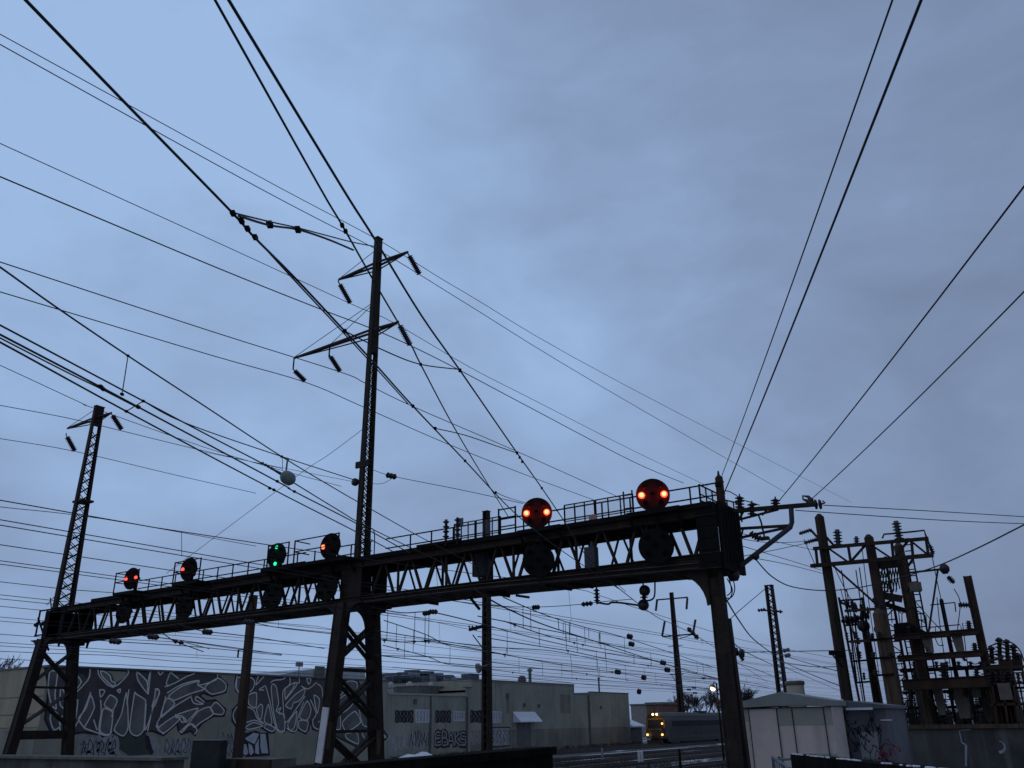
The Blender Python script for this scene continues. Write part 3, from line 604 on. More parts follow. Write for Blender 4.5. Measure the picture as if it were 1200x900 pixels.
# heavy catenary wires over the camera
hA = on_z(662, 645, 7.6)
w = wire('thick messenger wire with a cluster of clamps, crossing before the tall mast', zpts([(-30, -62), (30, 0), (150, 124), (271, 248), (297, 277), (346, 326), (404, 388), (440, 427), (484, 476), (545, 540), (602, 600), (655, 643), (725, 690)], 7.45), .0125)
for p in ((273, 250), (283, 259), (290, 268), (299, 278), (404, 388), (484, 476), (510, 502), (545, 540), (581, 577)): clamp(w, on_z(*p, 7.45), .045)
wire('second strand of the clamped messenger wire, close beside it', zpts([(299, 278), (340, 323), (395, 382), (432, 422), (478, 473)], 7.40), .009)
w = wire('thick wire from the top edge to the rail beside the left red signal', [on_z(230, -40, 9.2)] + zpts([(252, 0), (375, 220), (401, 264), (439, 331), (481, 403), (493, 427), (530, 497), (566, 558), (596, 606)], 9.2), .015)
for p in ((401, 264), (405, 271), (493, 427), (581, 577)): clamp(w, on_z(*p, 9.2), .05)
w = wire('thick wire passing just right of the tall mast towards the hanging insulators', zpts([(246, -40), (268, 0), (401, 220), (439, 280), (494, 370), (539, 434), (606, 531), (635, 572), (662, 612), (688, 652), (733, 693)], 7.6), .0125)
for p in ((539, 434), (606, 531), (609, 536), (612, 541), (635, 572), (653, 598), (662, 611)): clamp(w, on_z(*p, 7.6), .045)
# jumpers between them
def jumper(label, a, za, mid, b, zb_, r=.009, cl=(), dz=0):
    n = len(mid)+1; pts = [on_z(*a, za)] + [on_z(*m, za+(zb_-za)*(i+1)/n) for i, m in enumerate(mid)] + [on_z(*b, zb_)]
    w = wire(label, pts, r)
    for p in cl: clamp(w, p, .05)
    return w
j = jumper('upper jumper wire from the clamp cluster to the tall mast', (272, 249), 7.45, [(317, 260), (349, 267), (383, 276), (414, 284)], (440, 289), 9.6)
for q in (j.matrix_world @ V(j.data.vertices[30].co),): pass
j = jumper('lower jumper cable from the clamp cluster, two clamps along it', (280, 253), 7.45, [(316, 264), (349, 269), (383, 280)], (414, 293), 9.2, .014)
for p, z in (((316, 263), 7.9), ((349, 269), 8.3)): clamp(j, on_z(*p, z), .06)
jumper('jumper wire across behind the lower arm of the tall mast', (404, 388), 7.45, [(455, 413), (493, 427)], (539, 433), 7.6)
jumper('jumper wire sagging between the two thick wires right of the tall mast', (510, 502), 7.45, [(545, 510), (580, 522)], (606, 531), 7.6)
jumper('slack wire beside the thick pair ending near the left red signal', (581, 577), 7.45, [(595, 583)], (618, 590), 9.2)
# right hand wires from bridge end overhead
def over(label, a, Ya, b, r=.016):
    p = on_y(*a, Ya); q = on_z(*b, p.z + .3); d = (q-p)
    return wire(label, sagpts(p, q + d*.35, .12, 10), r, sm=False)
over('thin overhead wire from the bridge end post to the top right edge', (845, 560), 28.3, (1042, 0), .013)
over('thick overhead wire from the bridge end to the top right corner', (849, 577), 28.3, (1075, 0), .019)
over('dark overhead wire from the outrigger arm middle insulator up to the right edge', (912, 588), 28.3, (1200, 210), .016)
over('dark overhead wire from the outrigger arm tip to the right edge', (952, 584), 28.3, (1200, 335), .016)
wire('thin wire from the outrigger tip level towards the right edge', [on_y(965, 592, 28.3), on_y(1110, 600, 34), on_y(1240, 608, 40)], .016)
wire('thin wire under the outrigger tip level towards the right edge', [on_y(932, 598, 28.3), on_y(1110, 610, 34), on_y(1240, 615, 40)], .016)
for l, a, b, c in (('short wire from the outrigger middle frame to the wooden pole', (866, 631), (905, 636), (952, 634)), ('wire rising across from the strut knob to the pole beam', (870, 652), (915, 643), (957, 634)),
                ('wire falling from the outrigger lower frame to the pole beam end', (868, 625), (915, 636), (956, 645)), ('long thin wire falling from the column to the wooden pole', (870, 640), (910, 652), (962, 668)), ('thin wire below the strut knob falling to the wooden pole', (890, 655), (925, 662), (964, 672))):
    wire(l, [on_y(*a, 28.3), on_y(*b, 36), on_y(*c, 45.6)], .014)
wire('slack black cable looping from the strut knob to the right edge', [on_y(886, 656, 28.3), on_y(905, 676, 30), on_y(930, 688, 33), on_y(971, 692, 35), on_y(1020, 686, 35), on_y(1088, 667, 33), on_y(1140, 645, 30), on_y(1200, 615, 27), on_y(1240, 595, 25)], .022)
wire('slack black cable dropping from the column to the laced pole', [on_y(848, 697, 27.9), on_y(866, 727, 36), on_y(884, 750, 48), on_y(908, 768, 69.5)], .03)
wire('wire falling right from the laced pole to the wooden pole foot', [on_y(910, 766, 69.5), on_y(950, 778, 58), on_y(996, 790, 46)], .025)
wire('lower wire falling right from the laced pole floodlights', [on_y(912, 773, 69.5), on_y(950, 790, 58), on_y(990, 806, 47)], .025)
wire('level wire from the laced pole to the wooden pole', [on_y(912, 776, 69.5), on_y(950, 781, 58), on_y(992, 781, 46)], .022)
wire('thin guy wire from the laced pole top down to the column', [on_y(899, 688, 70), on_y(866, 716, 60), on_y(845, 736, 55)], .028)
# span wire at the mast
w = wire('span wire with a dark insulator string, running from the mast to the red signal', [on_y(436, 550, MY), on_y(460, 558, MY), on_y(540, 574, MY), on_y(613, 590, 27)], .014)
MB().ribbed(on_y(453, 556.5, MY), on_y(464, 559, MY), .14, 3).build('insulator', M['ins'], w)
wire('slack tail wire beside the span wire insulator', [on_y(420, 565, MY), on_y(440, 567, MY), on_y(450, 566, MY), on_y(459, 561, MY)], .011)
wire('signal wire ending at the mast side insulator', [on_y(240, 530, MY), on_y(330, 548, MY), on_y(417, 565, MY)], .011, 'wire_far')
w = wire('thin diagonal guy wire from the tall mast down behind the bundle', [on_y(425, 503, MY), on_y(385, 533, MY-.2), on_y(345, 560, MY-.4), on_y(195, 672, 27.2)], .013)
# bundle at the left
Zc = 7.0
L1 = wire('upper messenger wire of the bundle at the left, hook hangers on it', zpts([(-40, 286), (0, 313), (66, 360), (150, 417), (240, 476), (330, 535), (400, 577), (437, 598), (494, 630), (560, 664)], 8.0), .0125)
L2 = wire('upper contact wire of the bundle, holding the wrapped round lump', zpts([(-40, 361), (0, 381), (168, 470), (257, 517), (307, 543), (338, 562), (400, 600), (430, 617), (519, 660)], Zc+.2), .012)
L3 = wire('middle contact wire of the left bundle', zpts([(-40, 371), (0, 392), (117, 453), (162, 477), (330, 567), (343, 575), (415, 612), (480, 648)], Zc), .0135)
wire('auxiliary wire close above the middle contact wire of the left bundle', zpts([(-40, 375), (0, 396), (80, 437), (117, 455), (160, 477)], Zc+.03), .010)
L4 = wire('lowest contact wire of the left bundle', zpts([(-40, 382), (0, 401), (148, 482), (317, 572), (415, 622), (460, 646)], Zc-.1), .0125)
wire('branch wire leaving the left bundle towards the mast insulator', zpts([(168, 470), (213, 494), (300, 525), (417, 563)], Zc+.4), .010)
for par, p, z, q, z2 in ((L1, (150, 417), 8.0, (143, 462), Zc), (L4, (148, 482), Zc-.1, (168, 470), Zc+.2)):
    a = on_z(*p, z); b = on_z(*q, z2); MB().tube([a, b], .008, 5).build('hanger', M['wire'], par); clamp(par, a, .035); clamp(par, b, .035)
for par, p, z in ((L3, (118, 453), Zc), (L3, (121, 456), Zc), (L3, (162, 477), Zc), (L3, (325, 564), Zc), (L3, (345, 576), Zc), (L4, (316, 572), Zc-.1), (L4, (321, 574), Zc-.1), (L1, (330, 535), 8.0), (L1, (337, 538), 8.0)): clamp(par, on_z(*p, z), .045)
_bz = Zc+.2
bl = thing('wrapped_insulator', 'pale grey wrapped lump with a black strain string on the wire bundle', 'insulator', tuple(on_z(337, 560, Zc+.2)))
c0 = on_z(331, 556, _bz); c1 = on_y(344, 564.5, c0.y+.08); ax = (c1-c0).normalized(); Ln = (c1-c0).length
MB().lathe(c0, ax, [(.03, 0), (Ln*.28, Ln*.06), (Ln*.41, Ln*.25), (Ln*.44, Ln*.5), (Ln*.40, Ln*.78), (Ln*.24, Ln*.95), (.02, Ln)], 18).build('wrapped_body', M['balloon'], bl)
s0 = on_y(306, 542, c0.y-.2); MB().ribbed(s0, s0.lerp(c0, .55), .032, 4).tube([s0.lerp(c0, .5), c0+ax*.03], [.015, .03], 8).build('strain_string', M['ins'], bl)
MB().tube([on_z(337, 538, 8.0), c0+ax*.08], .02).tube([on_z(331, 536, 8.0), on_z(331, 551, Zc+.25)], .007).build('hanger_rod', M['wire'], bl)

# wires along the tracks left of the tall mast: each catenary is messenger, contact wires and hangers
def catenary(label, px_m, px_cs, X, y0=-6, y1=215, r=.014, mat='wire', supp=(27.8, 95, 160)):
    zm = on_x(0, px_m, X); root = thing('overhead_catenary', label, 'overhead line', (X, 27.8, 7), 'catenaries over the tracks beyond the bridge'); r *= .8
    zc = [on_x(0, p, X).z for p in px_cs]; yl = zm.y
    # the messenger hangs highest at its supports; its height at the frame edge is what was measured
    s = [-42] + list(supp) + [230]; zlow = zm.z - .0
    pts = []
    def zM(y):
        for a, b in zip(s[:-1], s[1:]):
            if a <= y <= b:
                t = (y-a)/(b-a); tl = (yl-s[0])/(s[1]-s[0]); S = 1.0
                top = zlow + S*4*tl*(1-tl) ; top = min(top, zc[0]+1.9)
                return max(top - S*4*t*(1-t)*((b-a)/60)**1.2*.9, zc[0]+.35)
        return zlow
    k = 48
    ys = [y0 + (y1-y0)*(i/k)**1.25 for i in range(k+1)]
    MB().tube([(X, y, zM(y)) for y in ys], r, 5).build('messenger_wire', M[mat], root)
    for i, z in enumerate(zc):
        MB().tube([(X + .05*i, y, z) for y in (y0, 40, 100, y1)], r*.9, 5).build('contact_wire', M[mat], root)
    y = 3.0 + random.random()*4
    while y < 150:
        if zM(y) - zc[0] > .4: MB().tube([(X, y, zM(y)), (X+.05, y+.05, zc[-1])], r*.55, 4).build('hanger', M[mat], root)
        y += 6 + random.random()*3 + y*.08
    return root, zM, zc
def Xof(py_): return on_z(0, py_, 6.3).x
cat = []
cat.append(catenary('catenary crossing the left edge just above the signals, two contact wires', 585, (609, 616), Xof(616)))
cat.append(catenary('catenary crossing the left edge level with the red disc signals', 649, (657, 661.5), Xof(661)))
cat.append(catenary('catenary crossing the left edge level with the walkway deck', 682, (697, 702), Xof(702)))
cat.append(catenary('catenary crossing the left edge level with the truss', 713, (723, 728), Xof(728)))
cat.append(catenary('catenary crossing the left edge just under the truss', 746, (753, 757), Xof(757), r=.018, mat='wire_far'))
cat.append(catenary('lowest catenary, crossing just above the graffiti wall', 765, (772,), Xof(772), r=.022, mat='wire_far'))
wire('faint signal wire above the first catenary at the left edge', xpts([(-20, 590), (0, 594), (120, 608), (300, 640)], -40), .018, 'wire_far')
# catenary of the near tracks, seen under the right span as it bends away
rh = random.Random(31)
def bunch(label, pts, z, r=.02, mat='wire', ins=(), hz=None, drop=(), low=0):
    w = wire(label, zpts(pts, z), r, mat)
    if low:
        P = smooth(zpts(pts, z), 4); MB().tube([p-V((0, 0, low)) for p in P], r*.9, 5).build('contact_wire', M[mat], w)
        for i in [k for k in range(1, len(P)-1) if rh.random() < .3]:
            p = P[i].lerp(P[i+1], rh.random()); MB().tube([p, p-V((0, 0, low))], r*.55, 4).build('hanger', M[mat], w)
            if rh.random() < .4: q = P[i].lerp(P[i+1], rh.random())-V((0, 0, low)); MB().box(q, (.07, .12, .07)).tube([q, q-V((0, 0, .10))], .02, 5).build('clip', M[mat], w)
    for (x0, y0), (x1, y1), rr in ins:
        p = on_z((x0+x1)/2, (y0+y1)/2, z); u = (on_y(x1, y1, p.y) - on_y(x0, y0, p.y)); rr = (p-EYE).length/985*3.0
        MB().ribbed(p-u*.5, p+u*.5, rr, 3, .6).build('insulator', M['ins'], w)
    for (x0, y0, x1, y1) in drop: 
        a = on_z(x0, y0, z); b = on_x(x1, y1, a.x); MB().tube([a, b], r*.6, 4).build('hanger', M[mat], w)
    return w
bunch('dark wire crossing behind the hanging insulators towards the column', [(700, 668), (722, 687), (768, 722), (794, 724+10), (835, 757), (900, 800)], 7.3, .016, ins=(((806, 736), (818, 748), .14),), drop=((822, 748, 823, 756),))
bunch('pull off wire with black insulators under the right span', [(560, 708), (600, 711), (640, 711), (683, 708), (697, 706), (742, 702)], 7.0, .014, ins=(((682, 708.3), (694, 707), .15), ((624, 712), (632, 711.5), .08)))
w = wire('bent steel registration arm between the two hanging insulators', ypts([(700, 706), (712, 708), (717, 706), (728, 706.5), (746, 709), (754, 710)], 27.8), .035, name='registration_arm'); w['category'] = 'registration arm'
wire('curved rod hooking up from the lower insulator to the chord', ypts([(757, 704), (763, 703), (767, 698), (767.5, 682)], 27.8), .03, name='hook_rod')['category'] = 'rod'
bunch('thick wire sweeping from the middle of the truss down right to the column', [(555, 690), (575, 703), (600, 716), (640, 733), (702, 753), (776, 777), (838, 795), (900, 806)], 7.0, .030, ins=(((774, 776), (780, 777.5), .3),), drop=((655, 738, 654, 725), (668, 743, 668, 728), (702, 753, 702, 742), (743, 767, 743, 779)))
bunch('messenger wire above the thick sweeping wire', [(590, 700), (640, 721), (685, 735), (728, 746), (790, 766), (850, 786), (910, 800)], 7.4, .024, 'wire', ins=(((735, 745), (741, 746.5), .3), ((737, 754), (743, 755.5), .3)), drop=((660, 729, 660, 744), (703, 740, 702, 757), (690, 736, 690, 748)), low=0.9)
bunch('middle wire below the thick sweeping wire', [(560, 722), (600, 730), (640, 738), (670, 744), (704, 753), (745, 762), (790, 771), (860, 788)], 6.9, .024, 'wire', low=0.8)
bunch('wire falling gently from the truss end pier to the laced pole behind', [(450, 727), (500, 744), (524, 756), (560, 762), (640, 775), (726, 784), (850, 798)], 6.9, .022, 'wire', low=1.0)
bunch('dark wire with a grey lump crossing under the centre pier', [(436, 712), (470, 718), (495, 717), (510, 718), (560, 730), (640, 751), (726, 768), (834, 783)], 6.9, .022, ins=(((496, 719), (504, 718), .22), ((503, 717), (512, 717), .26)), low=1.1)
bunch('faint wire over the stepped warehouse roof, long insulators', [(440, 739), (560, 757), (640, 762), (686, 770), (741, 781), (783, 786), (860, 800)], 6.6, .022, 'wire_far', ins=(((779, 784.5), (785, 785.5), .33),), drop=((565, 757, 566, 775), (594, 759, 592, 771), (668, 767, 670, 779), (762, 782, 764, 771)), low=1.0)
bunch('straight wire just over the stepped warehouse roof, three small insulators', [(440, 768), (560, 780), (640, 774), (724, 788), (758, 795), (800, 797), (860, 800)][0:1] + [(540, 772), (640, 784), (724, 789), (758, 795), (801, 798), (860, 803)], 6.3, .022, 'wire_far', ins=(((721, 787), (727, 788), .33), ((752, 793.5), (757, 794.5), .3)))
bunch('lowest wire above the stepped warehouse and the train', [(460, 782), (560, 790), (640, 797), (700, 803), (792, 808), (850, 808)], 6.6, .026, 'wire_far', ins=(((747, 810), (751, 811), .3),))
for lab, x, y in (('small dark insulator on a far wire, above the train nose', 805, 808), ('small dark insulator on a far wire, left of the street lamp', 812, 812), ('small dark insulator pair beside the distant pole', 811, 806), ('dark insulator on a far wire right of the distant pole', 822, 795)):
    q = on_y(x, y, 100); o = MB().ribbed(q, q+V((.45, .2, -.03)), .15, 3, .6).tube([q-V((2.2, 1, -.1)), q+V((3, 1.3, -.15))], .022, 5).build('line_insulator', M['ins'], None, loc=q); tag(o, lab, 'insulator', 'insulators on far wires')
for lab, pts in (('wire bridge between bent wires left of the laced pole', [(858, 752), (874, 764), (905, 779)]), ('far wire below the laced pole floodlights, left side', [(856, 776), (880, 782), (912, 795)]), ('lowest far wire left of the laced pole', [(855, 797), (880, 800), (915, 808)]), ('far wire behind the shed chimney', [(915, 780), (950, 795), (990, 812)]), ('thin far wire behind the laced pole middle', [(860, 765), (890, 764), (1000, 762)])):
    w = bunch(lab, pts, 7.2, .028, 'wire_far')
for lab, pts in (('insulator pair with hanging strings right of the column', [(859, 764), (861, 771)]), ('insulator string beside the pair right of the column', [(866, 766), (871, 774)])):
    a = on_y(*pts[0], 60); b = on_y(*pts[1], 60); o = MB().ribbed(a, b, .16, 4, .6).lathe(a, (1, 0, 0), [(.05, 0), (.3, .1), (.3, .3), (.05, .4)], 10).build('line_insulator', M['ins'], None, loc=a); tag(o, lab, 'insulator', 'insulators on far wires')
# under the left span
w = bunch('dark wire with a fat black insulator under the left span', [(232, 683), (262, 727-2), (275, 729), (298, 730), (330, 736), (400, 744), (450, 750)][2:], 6.6, .018, ins=(((286, 728.6), (298, 729.8), .14),))
for lab, pts, ins in (('wire with a black insulator under the left mast side of the truss', [(110, 750), (140, 752), (152, 753), (230, 758), (330, 768)], (((129, 751), (141, 752.3), .2),)),
                      ('wire with a black insulator under the farthest red signal', [(150, 742), (175, 746), (185, 747), (260, 757), (330, 767)], (((174, 745.8), (185, 747), .2),)),
                      ('wire with a black insulator under the second red disc signal', [(205, 731), (235, 739), (250, 741), (300, 747), (380, 760)], (((238, 740), (248, 741), .2),))):
    bunch(lab, pts, 6.5, .02, 'wire', ins)
q = on_x(203, 751, -46); o = MB().ribbed(q, q+V((0, .7, -.1)), .13, 2).tube([q+V((0, -1.4, .7)), q, q+V((0, 2.2, -.5))], .03).tube([q+V((0, .6, 0)), q+V((0, 2.6, -.3))], .025).build('line_insulator', M['ins'], None, loc=q)
tag(o, 'small insulator with forked tail under the left span', 'insulator', 'insulators on far wires')

# ------------------------------------------------------------------ warehouses
WX = -64.0
def wy(px_): return on_x(px_, 800, WX).y
def section(name, label, y0, y1, z1, mat, depth=38):
    t = thing(name, label, 'warehouse', (WX, y0, GZ))
    MB().span((WX, y0, GZ), (WX-depth, y1, z1)).build('wall', M[mat], t); return t
ya = 34.2; yb = 70.6; yc = 84.0; yd = 85.3; ye = 109.4; yf = 114.05; yg = 126.1
w1 = section('graffiti_warehouse', 'beige warehouse wall covered with big dark graffiti lettering', ya, yb, 7.12, 'wall')
MB().span((WX+.08, ya-.08, 7.122), (WX-.4, yb+.02, 7.26)).span((WX-.401, ya-.08, 7.122), (WX-38, ya+.3, 7.26)).build('coping', M['coping'], w1)
sd = MB().span((WX-.02, ya-.012, GZ), (WX-38, ya-.002, 7.1)).build('side_cladding', M['wall_side'], w1)
st = MB()
for z in (5.1, 3.9, 3.0): st.span((WX-.03, ya-.03, z), (WX-38, ya-.014, z+.06))
st.build('cladding_seam', M['coping'], w1)
MB().span((WX-.06, ya-.05, GZ), (WX-6, ya-.014, 2.9)).build('loading_door', M['wall_stain'], w1)
cl = thing('clad_upper_storey', 'pale grey corrugated storey rising behind the graffiti wall', 'building', (-80, 62, 7))
pp = [on_x(x, y, -80) for x, y in ((316, 800), (316, 794), (345, 787), (385, 782.5), (428, 781.5), (428, 806))]
MB().prism(pp, (-25, 0, 0)).build('cladding', M['cladding'], cl)
q = on_x(347, 783, -80); q2 = on_x(374, 795, -79.9); MB().box((-79.9, q2.y, q2.z+.4), (.2, 1.5, 2.0)).build('clad_door', M['coping'], cl)
MB().tube([(-79.5, q.y, q.z-1), (-79.5, q.y, q.z+.2)], .06).box((-79.5, q.y, q.z+.4), (.3, .9, .5)).build('roof_camera', M['galv'], cl)
w2 = section('low_warehouse', 'low grey beige warehouse bay with rows of bubble letter throw ups', yb+.02, yc, 5.85, 'wall_low')
MB().span((WX+.12, yb+.03, 5.852), (WX-1.2, yc+.3, 6.02)).build('coping', M['coping_light'], w2)
for p in (507, 549): y = wy(p); MB().span((WX+.003, y-.18, GZ), (WX+.14, y+.18, 5.8)).build('pilaster', M['wall_low'], w2)
for p in (504.6, 546.8): y = wy(p); MB().span((WX+.01, y-.06, GZ), (WX+.10, y+.06, 5.8)).build('downpipe', M['coping'], w2)
w3 = section('stepped_warehouse', 'greenish beige warehouse with stepped parapets, hooded door and bricked window', yc+.02, yg, 6.55, 'wall_low')
pz = MB()
for y0, y1, z in ((yc+.02, yd, 6.8), (yd, ye, 7.72), (yf, yg, 6.86)): pz.span((WX+.002, y0, 6.3), (WX-(14 if z > 7 else 8), y1-.01, z))
pz.build('parapet', M['wall_low'], w3)
cp = MB()
for y0, y1, z in ((yc+.02, yd-.05, 6.8), (yd-.06, ye+.03, 7.72), (yf-.03, yg+.06, 6.86)): cp.span((WX+.07, y0, z+.002), (WX-.4, y1, z+.13))
cp.span((WX+.07, ye+.06, 6.552), (WX-.4, yf-.05, 6.66)); cp.build('coping', M['coping'], w3)
y = wy(688.5); MB().span((WX+.01, y-.14, GZ), (WX+.2, y+.14, 6.4)).build('downpipe', M['coping'], w3)
a = on_x(656, 813.5, WX); b = on_x(669, 836, WX); MB().span((WX-.05, a.y, b.z), (WX+.015, b.y, a.z)).build('bricked_window', M['wall_stain'], w3)
a = on_x(603, 832, WX); b = on_x(625, 870, WX)
MB().span((WX-.05, a.y+.4, GZ), (WX+.02, b.y-.5, a.z-1.1)).build('door', M['coping'], w3)
hz0 = on_x(614, 834, WX); hz1 = on_x(628, 845, WX)
MB().prism([(WX, a.y-.4, hz0.z), (WX+1.15, a.y-.4, hz1.z), (WX+1.15, a.y-.4, hz1.z-.12), (WX, a.y-.4, hz1.z-.12)], (0, b.y-a.y+.9, 0)).build('door_hood', M['snow'], w3)
MB().span((WX-.02, yc+.2, GZ), (WX+.004, yg-.1, 2.1)).build('painted_over_band', M['wall_stain'], w3)
for p, py_ in ((594, 815), (631, 827), (614, 826), (704, 829), (486, 822)):
    q = on_x(p, py_, WX); MB().box((WX+.1, q.y, q.z), (.2, .35, .4 if p > 600 else .5)).build('wall_lamp', M['coping'], w3 if p > 545 else w2)
q = on_x(595, 824, WX); MB().span((WX-.03, q.y-.3, q.z-1.2), (WX+.02, q.y+.3, q.z+.9)).build('vent_louvre', M['wall_stain'], w3)
# things on the roofs
q = on_x(551, 793, -66); o = thing('roof_tank', 'small blue grey tank box on the step of the parapet', 'roof tank', (-66, q.y, 6.9))
MB().box((-66, q.y, 7.75), (1.5, 1.7, 1.4)).build('tank_body', M['blue'], o); MB().box((-66, q.y, 8.48), (1.6, 1.8, .08)).build('tank_lid', M['coping'], o)
q = on_x(621, 790, -68); o = thing('roof_vent', 'tall metal vent stack with a fan cowl on the stepped roof', 'roof vent', (-68, q.y, 7.7))
MB().tube([(-68, q.y, 7.0), (-68, q.y, 9.6)], .22, 10).lathe((-68, q.y, 9.55), (0, 0, 1), [(.22, 0), (.4, .1), (.4, .25), (.1, .4)], 12).build('stack', M['unit_grey'], o)
MB().lathe((-68, q.y-2.6, 8.3), (1, -.3, 0), [(.3, 0), (.6, .3), (.6, .7), (.3, .8)], 12).box((-68.2, q.y-2.4, 7.6), (.9, .9, 1.0)).build('fan_cowl', M['coping'], o)
q = on_x(702, 805, -66); o = thing('roof_pipe', 'thin vent pipe on the lower end parapet', 'roof vent', (-66, q.y, 6.5)); MB().tube([(-66, q.y, 6.4), (-66, q.y, 9.0)], .14, 8).lathe((-66, q.y, 8.95), (0, 0, 1), [(.14, 0), (.22, .06), (.2, .2), (.05, .28)], 10).build('pipe', M['coping'], o)
dark = on_x(500, 808, -70)
o = thing('roof_bulkhead', 'dark low bulkhead behind the low bay coping', 'bulkhead', (-72, wy(535), 5.9)); MB().span((-68, wy(522), 5.8), (-80, wy(545)+1, 7.1)).build('bulkhead_wall', M['coping'], o); MB().span((-67.9, wy(522)-.1, 7.102), (-80.1, wy(545)+.9, 7.2)).build('bulkhead_cap', M['coping_light'], o)
units = ((446, 794, 5, 2.2), (455, 793, 4.2, 2.4), (464, 792.5, 4.4, 2.4), (473, 791.5, 3.6, 2.6), (483, 789, 4.2, 3.4), (497, 790.5, 5.4, 2.8), (511, 792.5, 4.0, 2.4), (523, 794.5, 4.2, 2.0), (530, 796, 1.8, 1.6))
for i, (px_, py_, wl, h) in enumerate(units):
    q = on_x(px_, py_, -84); o = thing('rooftop_unit', 'grey louvred rooftop cooling unit in the row above the low warehouse bay', 'rooftop unit', (-84, q.y, 5.8), 'rooftop units in a row')
    b_ = MB().box((-84, q.y, q.z-h/2), (3, wl, h))
    for k in range(int(wl/.5)): b_.box((-82.45, q.y-wl/2+.3+k*.5, q.z-h/2), (.12, .22, h*.8))
    b_.build('housing', M['unit'], o)
    MB().lathe((-84, q.y, q.z+.002), (0, 0, 1), [(wl*.25, 0), (wl*.28, .15), (wl*.28, .4), (wl*.2, .42)], 14).build('fan_ring', M['unit_grey'], o)
    lg = MB()
    for s in (-.4, .4): lg.beam((-83, q.y+s*wl, 5.8), (-83, q.y+s*wl, q.z-h), .2, .2)
    lg.build('stand', M['coping'], o)
for i, (px_, py_, s) in enumerate(((449, 803, .5), (458, 803, .7), (480, 802.5, .8), (479, 807, 1.0), (505, 803, .7), (458, 809, .6))):
    q = on_x(px_, py_, -70); o = thing('roof_cowl', 'white dome roof cowl on the low warehouse roof', 'roof vent', (-70, q.y, 5.8), 'white cowls on the low roof')
    MB().tube([(-70, q.y, 5.85), (-70, q.y, q.z)], s*.3, 10).build('cowl_neck', M['coping'], o); MB().lathe((-70, q.y, q.z), (0, 0, 1), [(s*.5, -.3), (s*.55, 0), (s*.4, .25), (.05, .4)], 14).build('cowl_dome', M['coping_light'], o)

# ------------------------------------------------------------------ graffiti on the walls
def gz(u, v, ox, oy, k): return ox+u/k, oy+v/k
LAY = [0]
class Paint:
    def __init__(s, wall, ox, oy, k): s.w = wall; s.o = (ox, oy, k)
    def P(s, u, v, h): x, y = gz(u, v, *s.o); q = on_x(x, y, WX); return V((WX+h, q.y, min(q.z, s.top) if hasattr(s, 'top') else q.z))
    def fill(s, mb, pts, h): mb.add([s.P(u, v, h) for u, v in pts], [tuple(range(len(pts)))])
    def cell(s, mi, ml, pts, w, h0, h1):
        n = len(pts); q = []
        for i in range(n):
            p0, p1, p2, p3 = [V((*pts[(i+j-1) % n], 0)) for j in range(4)]
            for j in range(4):
                t = j/4; c = .5*((2*p1) + (p2-p0)*t + (2*p0-5*p1+4*p2-p3)*t*t + (3*p1-p0-3*p2+p3)*t**3); c = c.lerp(p1.lerp(p2, t), .35); q.append((c.x, c.y))
        s.fill(mi, q, h0); s.line(ml, q, w, h1, True)
    def line(s, mb, pts, w, h, closed=False):
        if len(pts) > 2 and not closed: pts = [(p.x, p.y) for p in smooth([V((*p, 0)) for p in pts], 3)]
        P = [s.P(u, v, h) for u, v in (pts + pts[:1] if closed else pts)]
        for i in range(len(P)-1):
            a, b = P[i], P[i+1]; d = (b-a)
            if d.length < 1e-4: continue
            d.normalize(); nrm = V((0, -d.z, d.y))*w/2; a2 = a-d*w*.3; b2 = b+d*w*.3; e = V((.0004*(i % 5), 0, 0))
            mb.add([a2-nrm+e, b2-nrm+e, b2+nrm+e, a2+nrm+e], [(0, 1, 2, 3)])
G1 = Paint(w1, 70, 770, 6.925); G2 = Paint(w1, 170, 770, 6.925); G3 = Paint(w1, 265, 780, 7.5); G4 = Paint(w2, 440, 810, 7.5)
for p in (G1, G2, G3): p.top = 7.08
dk_ = MB(); fl = MB(); pu = MB(); inn = MB(); ln = MB()
o2 = 692.5                                      # G2 coordinates shifted into G1
def s2(l): return [(u+o2, v) for u, v in l]
out = [(-120, 90), (0, 95), (95, 95), (250, 100), (320, 100), (550, 100), (830, 105), (o2+240, 108), (o2+400, 118), (o2+585, 128), (o2+610, 165), (o2+670, 225), (o2+655, 285), (o2+545, 318), (o2+470, 290), (o2+440, 315), (o2+495, 358), (o2+570, 348), (o2+655, 425), (o2+640, 478), (o2+555, 480), (o2+470, 530), (o2+425, 585), (o2+405, 635), (o2+370, 600), (o2+295, 625), (o2+268, 590), (o2+260, 540), (o2+152, 635), (o2+60, 600), (o2+15, 600), (620, 655), (555, 605), (515, 655), (430, 610), (350, 645), (300, 625), (200, 610), (120, 620), (70, 665), (-60, 640), (-120, 500), (-90, 250)]
G1.fill(fl, out, .006); G1.line(dk_, out, .16, .009, True)
notch = [(365, 108), (420, 135), (440, 190), (462, 205), (530, 165), (552, 108)]
nb = MB(); G1.fill(nb, notch, .010)
nb2 = [(120, 108), (140, 130), (200, 140), (215, 175), (240, 110)]; G1.fill(dk_, nb2, .0125)
purple = [[(245, 100), (310, 100), (330, 190), (440, 250), (545, 170), (560, 100), (615, 105), (640, 210), (700, 300), (690, 350), (600, 260), (560, 380), (545, 255), (470, 330), (400, 290), (330, 360), (310, 440), (250, 290), (170, 420), (90, 340), (230, 200)],
          [(735, 110), (o2+200, 112), (o2+165, 300), (o2+120, 480), (o2+85, 560), (700, 590), (720, 300)], [(o2+170, 270), (o2+400, 125), (o2+585, 135), (o2+570, 185), (o2+440, 210), (o2+300, 215), (o2+175, 290)]]
for p in purple: G1.fill(pu, p, .013)
